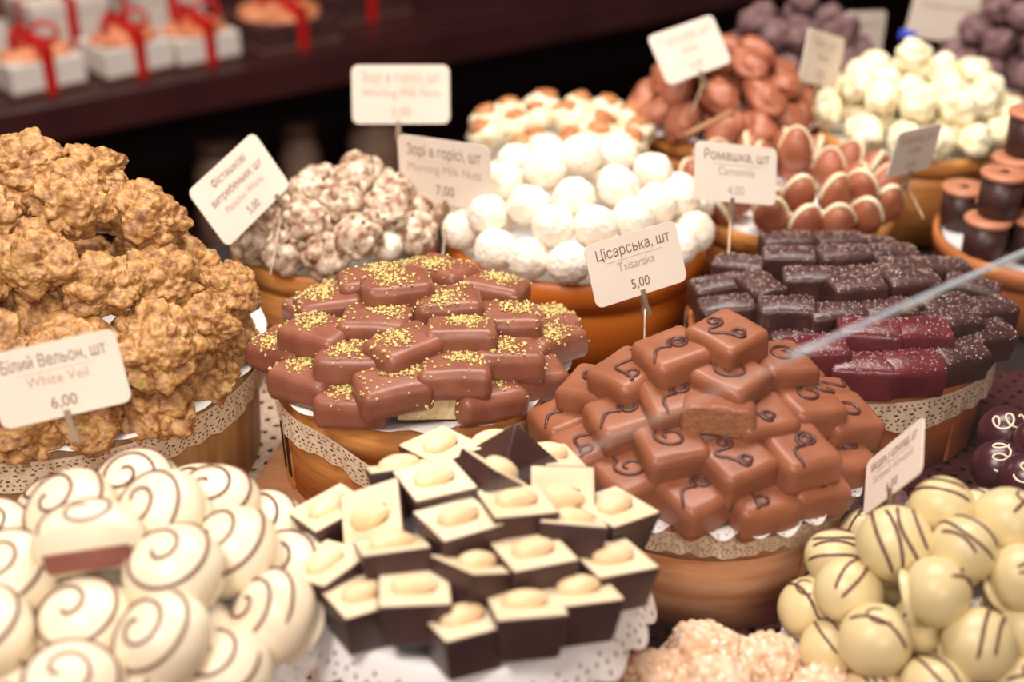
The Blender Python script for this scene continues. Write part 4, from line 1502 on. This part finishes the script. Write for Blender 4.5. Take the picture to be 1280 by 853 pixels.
price_tag((-14, 446), (142, 410), (4, 538), .78, tl('Білий Вельон, шт', 'White Veil', '6,00'), 'price card reading White Veil 6,00 behind the white swirl pralines', base=at_depth(92, 556, .79))
price_tag((727, 311), (845, 273), (745, 387), .96, tl('Цісарська, шт', 'Tsisarska', '5,00'), 'price card reading 5,00 clipped behind the drizzled milk chocolates', base=at_depth(805, 452, .945))
price_tag((248, 247), (311, 160), (290, 312), 1.10, [('Фісташкові', .32, .17, 'ink'), ('витребеньки, шт', .10, .17, 'ink'), ('Pistachio Whims', -.10, .15, 'ink_faint'), ('5,00', -.33, .18, 'ink')],
          'diamond-tilted price card standing over the nut clusters', base=at_depth(338, 345, 1.08), rod_at=.78)
price_tag((495, 164), (613, 190), (498, 241), 1.16, tl('Зорі в горісі, шт', 'Morning Milk Nuts', '7,00'), 'price card standing between the dusted nut balls and the coconut truffles', base=at_depth(553, 325, 1.13))
price_tag((440, 83), (562, 82), (440, 154), 1.30, tl('Зорі в горісі, шт', 'Whirling Milk Nuts', '5,00', 'ink_faint', 'ink_faint', 'ink_faint'), 'highest cream price card standing alone against the dark background', base=at_depth(505, 330, 1.24), rod_at=.47)
price_tag((866, 179), (976, 182), (864, 252), 1.14, tl('Ромашка, шт', 'Camomile', '4,00', 'ink', 'ink_faint', 'ink_faint'), 'price card in front of the cream-seamed milk shells', base=at_depth(910, 335, 1.11), rod_at=.45)
price_tag((806, 52), (893, 12), (832, 112), 1.36, tl('Горіхова, шт', 'Nutty', '5,00', 'ink_faint', 'ink_faint', 'ink_faint'), 'tilted price card at the milk chocolate ovals', base=at_depth(862, 150, 1.36))
price_tag((1003, 43), (1064, 42), (992, 106), 1.38, tl('Біла, шт', 'White', '5,00', 'ink_faint', 'ink_faint', 'ink_faint'), 'small square-looking price card between milk ovals and white chunks', aspect=1.45, base=at_depth(1022, 150, 1.38))
price_tag((1050, 22), (1113, 9), (1047, 74), 1.62, [('Трюфель, шт', .2, .2, 'ink_faint')], 'plain cream price card behind the white chocolate chunks', aspect=1.5, base=at_depth(1085, 110, 1.6))
price_tag((1140, -10), (1243, 0), (1133, 43), 1.60, [('Трюфель какао, шт', .2, .2, 'ink_faint')], 'price card with a blue clip above the white chocolate chunks', base=at_depth(1190, 100, 1.58), blue=True)
price_tag((1112, 172), (1182, 152), (1104, 225), 1.20, tl('Кавова, шт', 'Coffee', '6,00', 'ink_faint', 'ink_faint', 'ink_faint'), 'grey-shaded price card beside the chocolate cylinders', aspect=1.5, base=at_depth(1155, 275, 1.18))
price_tag((1104, 585), (1146, 518), (1088, 650), .82, tl('Мигдаль у шоколаді, шт', 'Striped Almond', '6,00'), 'price card seen edge-on behind the striped white pralines', sgn=-1, base=at_depth(1100, 680, .83))

# wooden stick lying on the milk chocolate ovals
p0, p1 = at_depth(855, 170, 1.33), at_depth(915, 140, 1.33)
o = link('wooden_stick', mesh_from('wooden_stick', *tube([p0.lerp(p1, t) for t in np.linspace(0, 1, 6)], .0028, 8, False), 'board'))
tag(o, 'thin pale wooden stick poking out of the milk chocolate ovals', 'stick')

# ------------------------------------------------------------------ front glass
P1 = at_depth(1280, 315, .72)
zE = P1.z
P2 = at_z(1000, 440, zE)
dg_ = (P2 - P1).normalized()
Ls = P1 - dg_ * .35
Rs = P1 + dg_ * 1.05
lean = math.radians(30)
nh = Vector((-dg_.y, dg_.x, 0)).normalized()
if nh.y > 0:
    nh = -nh                                         # horizontal direction towards the camera side
dn = (nh * math.sin(lean) - Vector((0, 0, 1)) * math.cos(lean)).normalized()
hp_ = (zE - .012) / math.cos(lean)
mid = (Ls + Rs) / 2
ex = (Rs - Ls).normalized(); ey = -dn; ez = ex.cross(ey)
gm = Matrix.Translation(mid) @ Matrix((ex, ey, ez)).transposed().to_4x4()
gl = bpy.data.objects.new('glass_guard', None); COL.objects.link(gl)
gl.matrix_world = gm
tag(gl, 'slanted clear glass guard with a highlight painted along its edge in front of the baskets', 'glass')
Lh = (Rs - Ls).length / 2
mb = MB(); mb.box((0, -hp_ / 2 - .001, 0), (Lh, hp_ / 2 - .001, .0020))
link('pane', mb.mesh('pane', 'glass', False), gl)
tE = (at_z(988, 446, zE) - mid).dot(ex)              # added pale strip paints the highlight on the far stretch of the rim
fs = -1 if (P1 - mid).dot(ex) < tE else 1
e0, e1 = sorted((tE, fs * Lh))
mb = MB(); mb.box(((e0 + e1) / 2, 0, 0), ((e1 - e0) / 2, .0009, .0019))
link('edge_highlight', mb.mesh('edge_highlight', 'glass_edge', False), gl)
mb = MB(); mb.box((-fs * Lh * .5 + tE * .5, 0, 0), (abs(-fs * Lh - tE) / 2, .0006, .0018))
link('polished_edge', mb.mesh('polished_edge', 'glass_rim', False), gl)
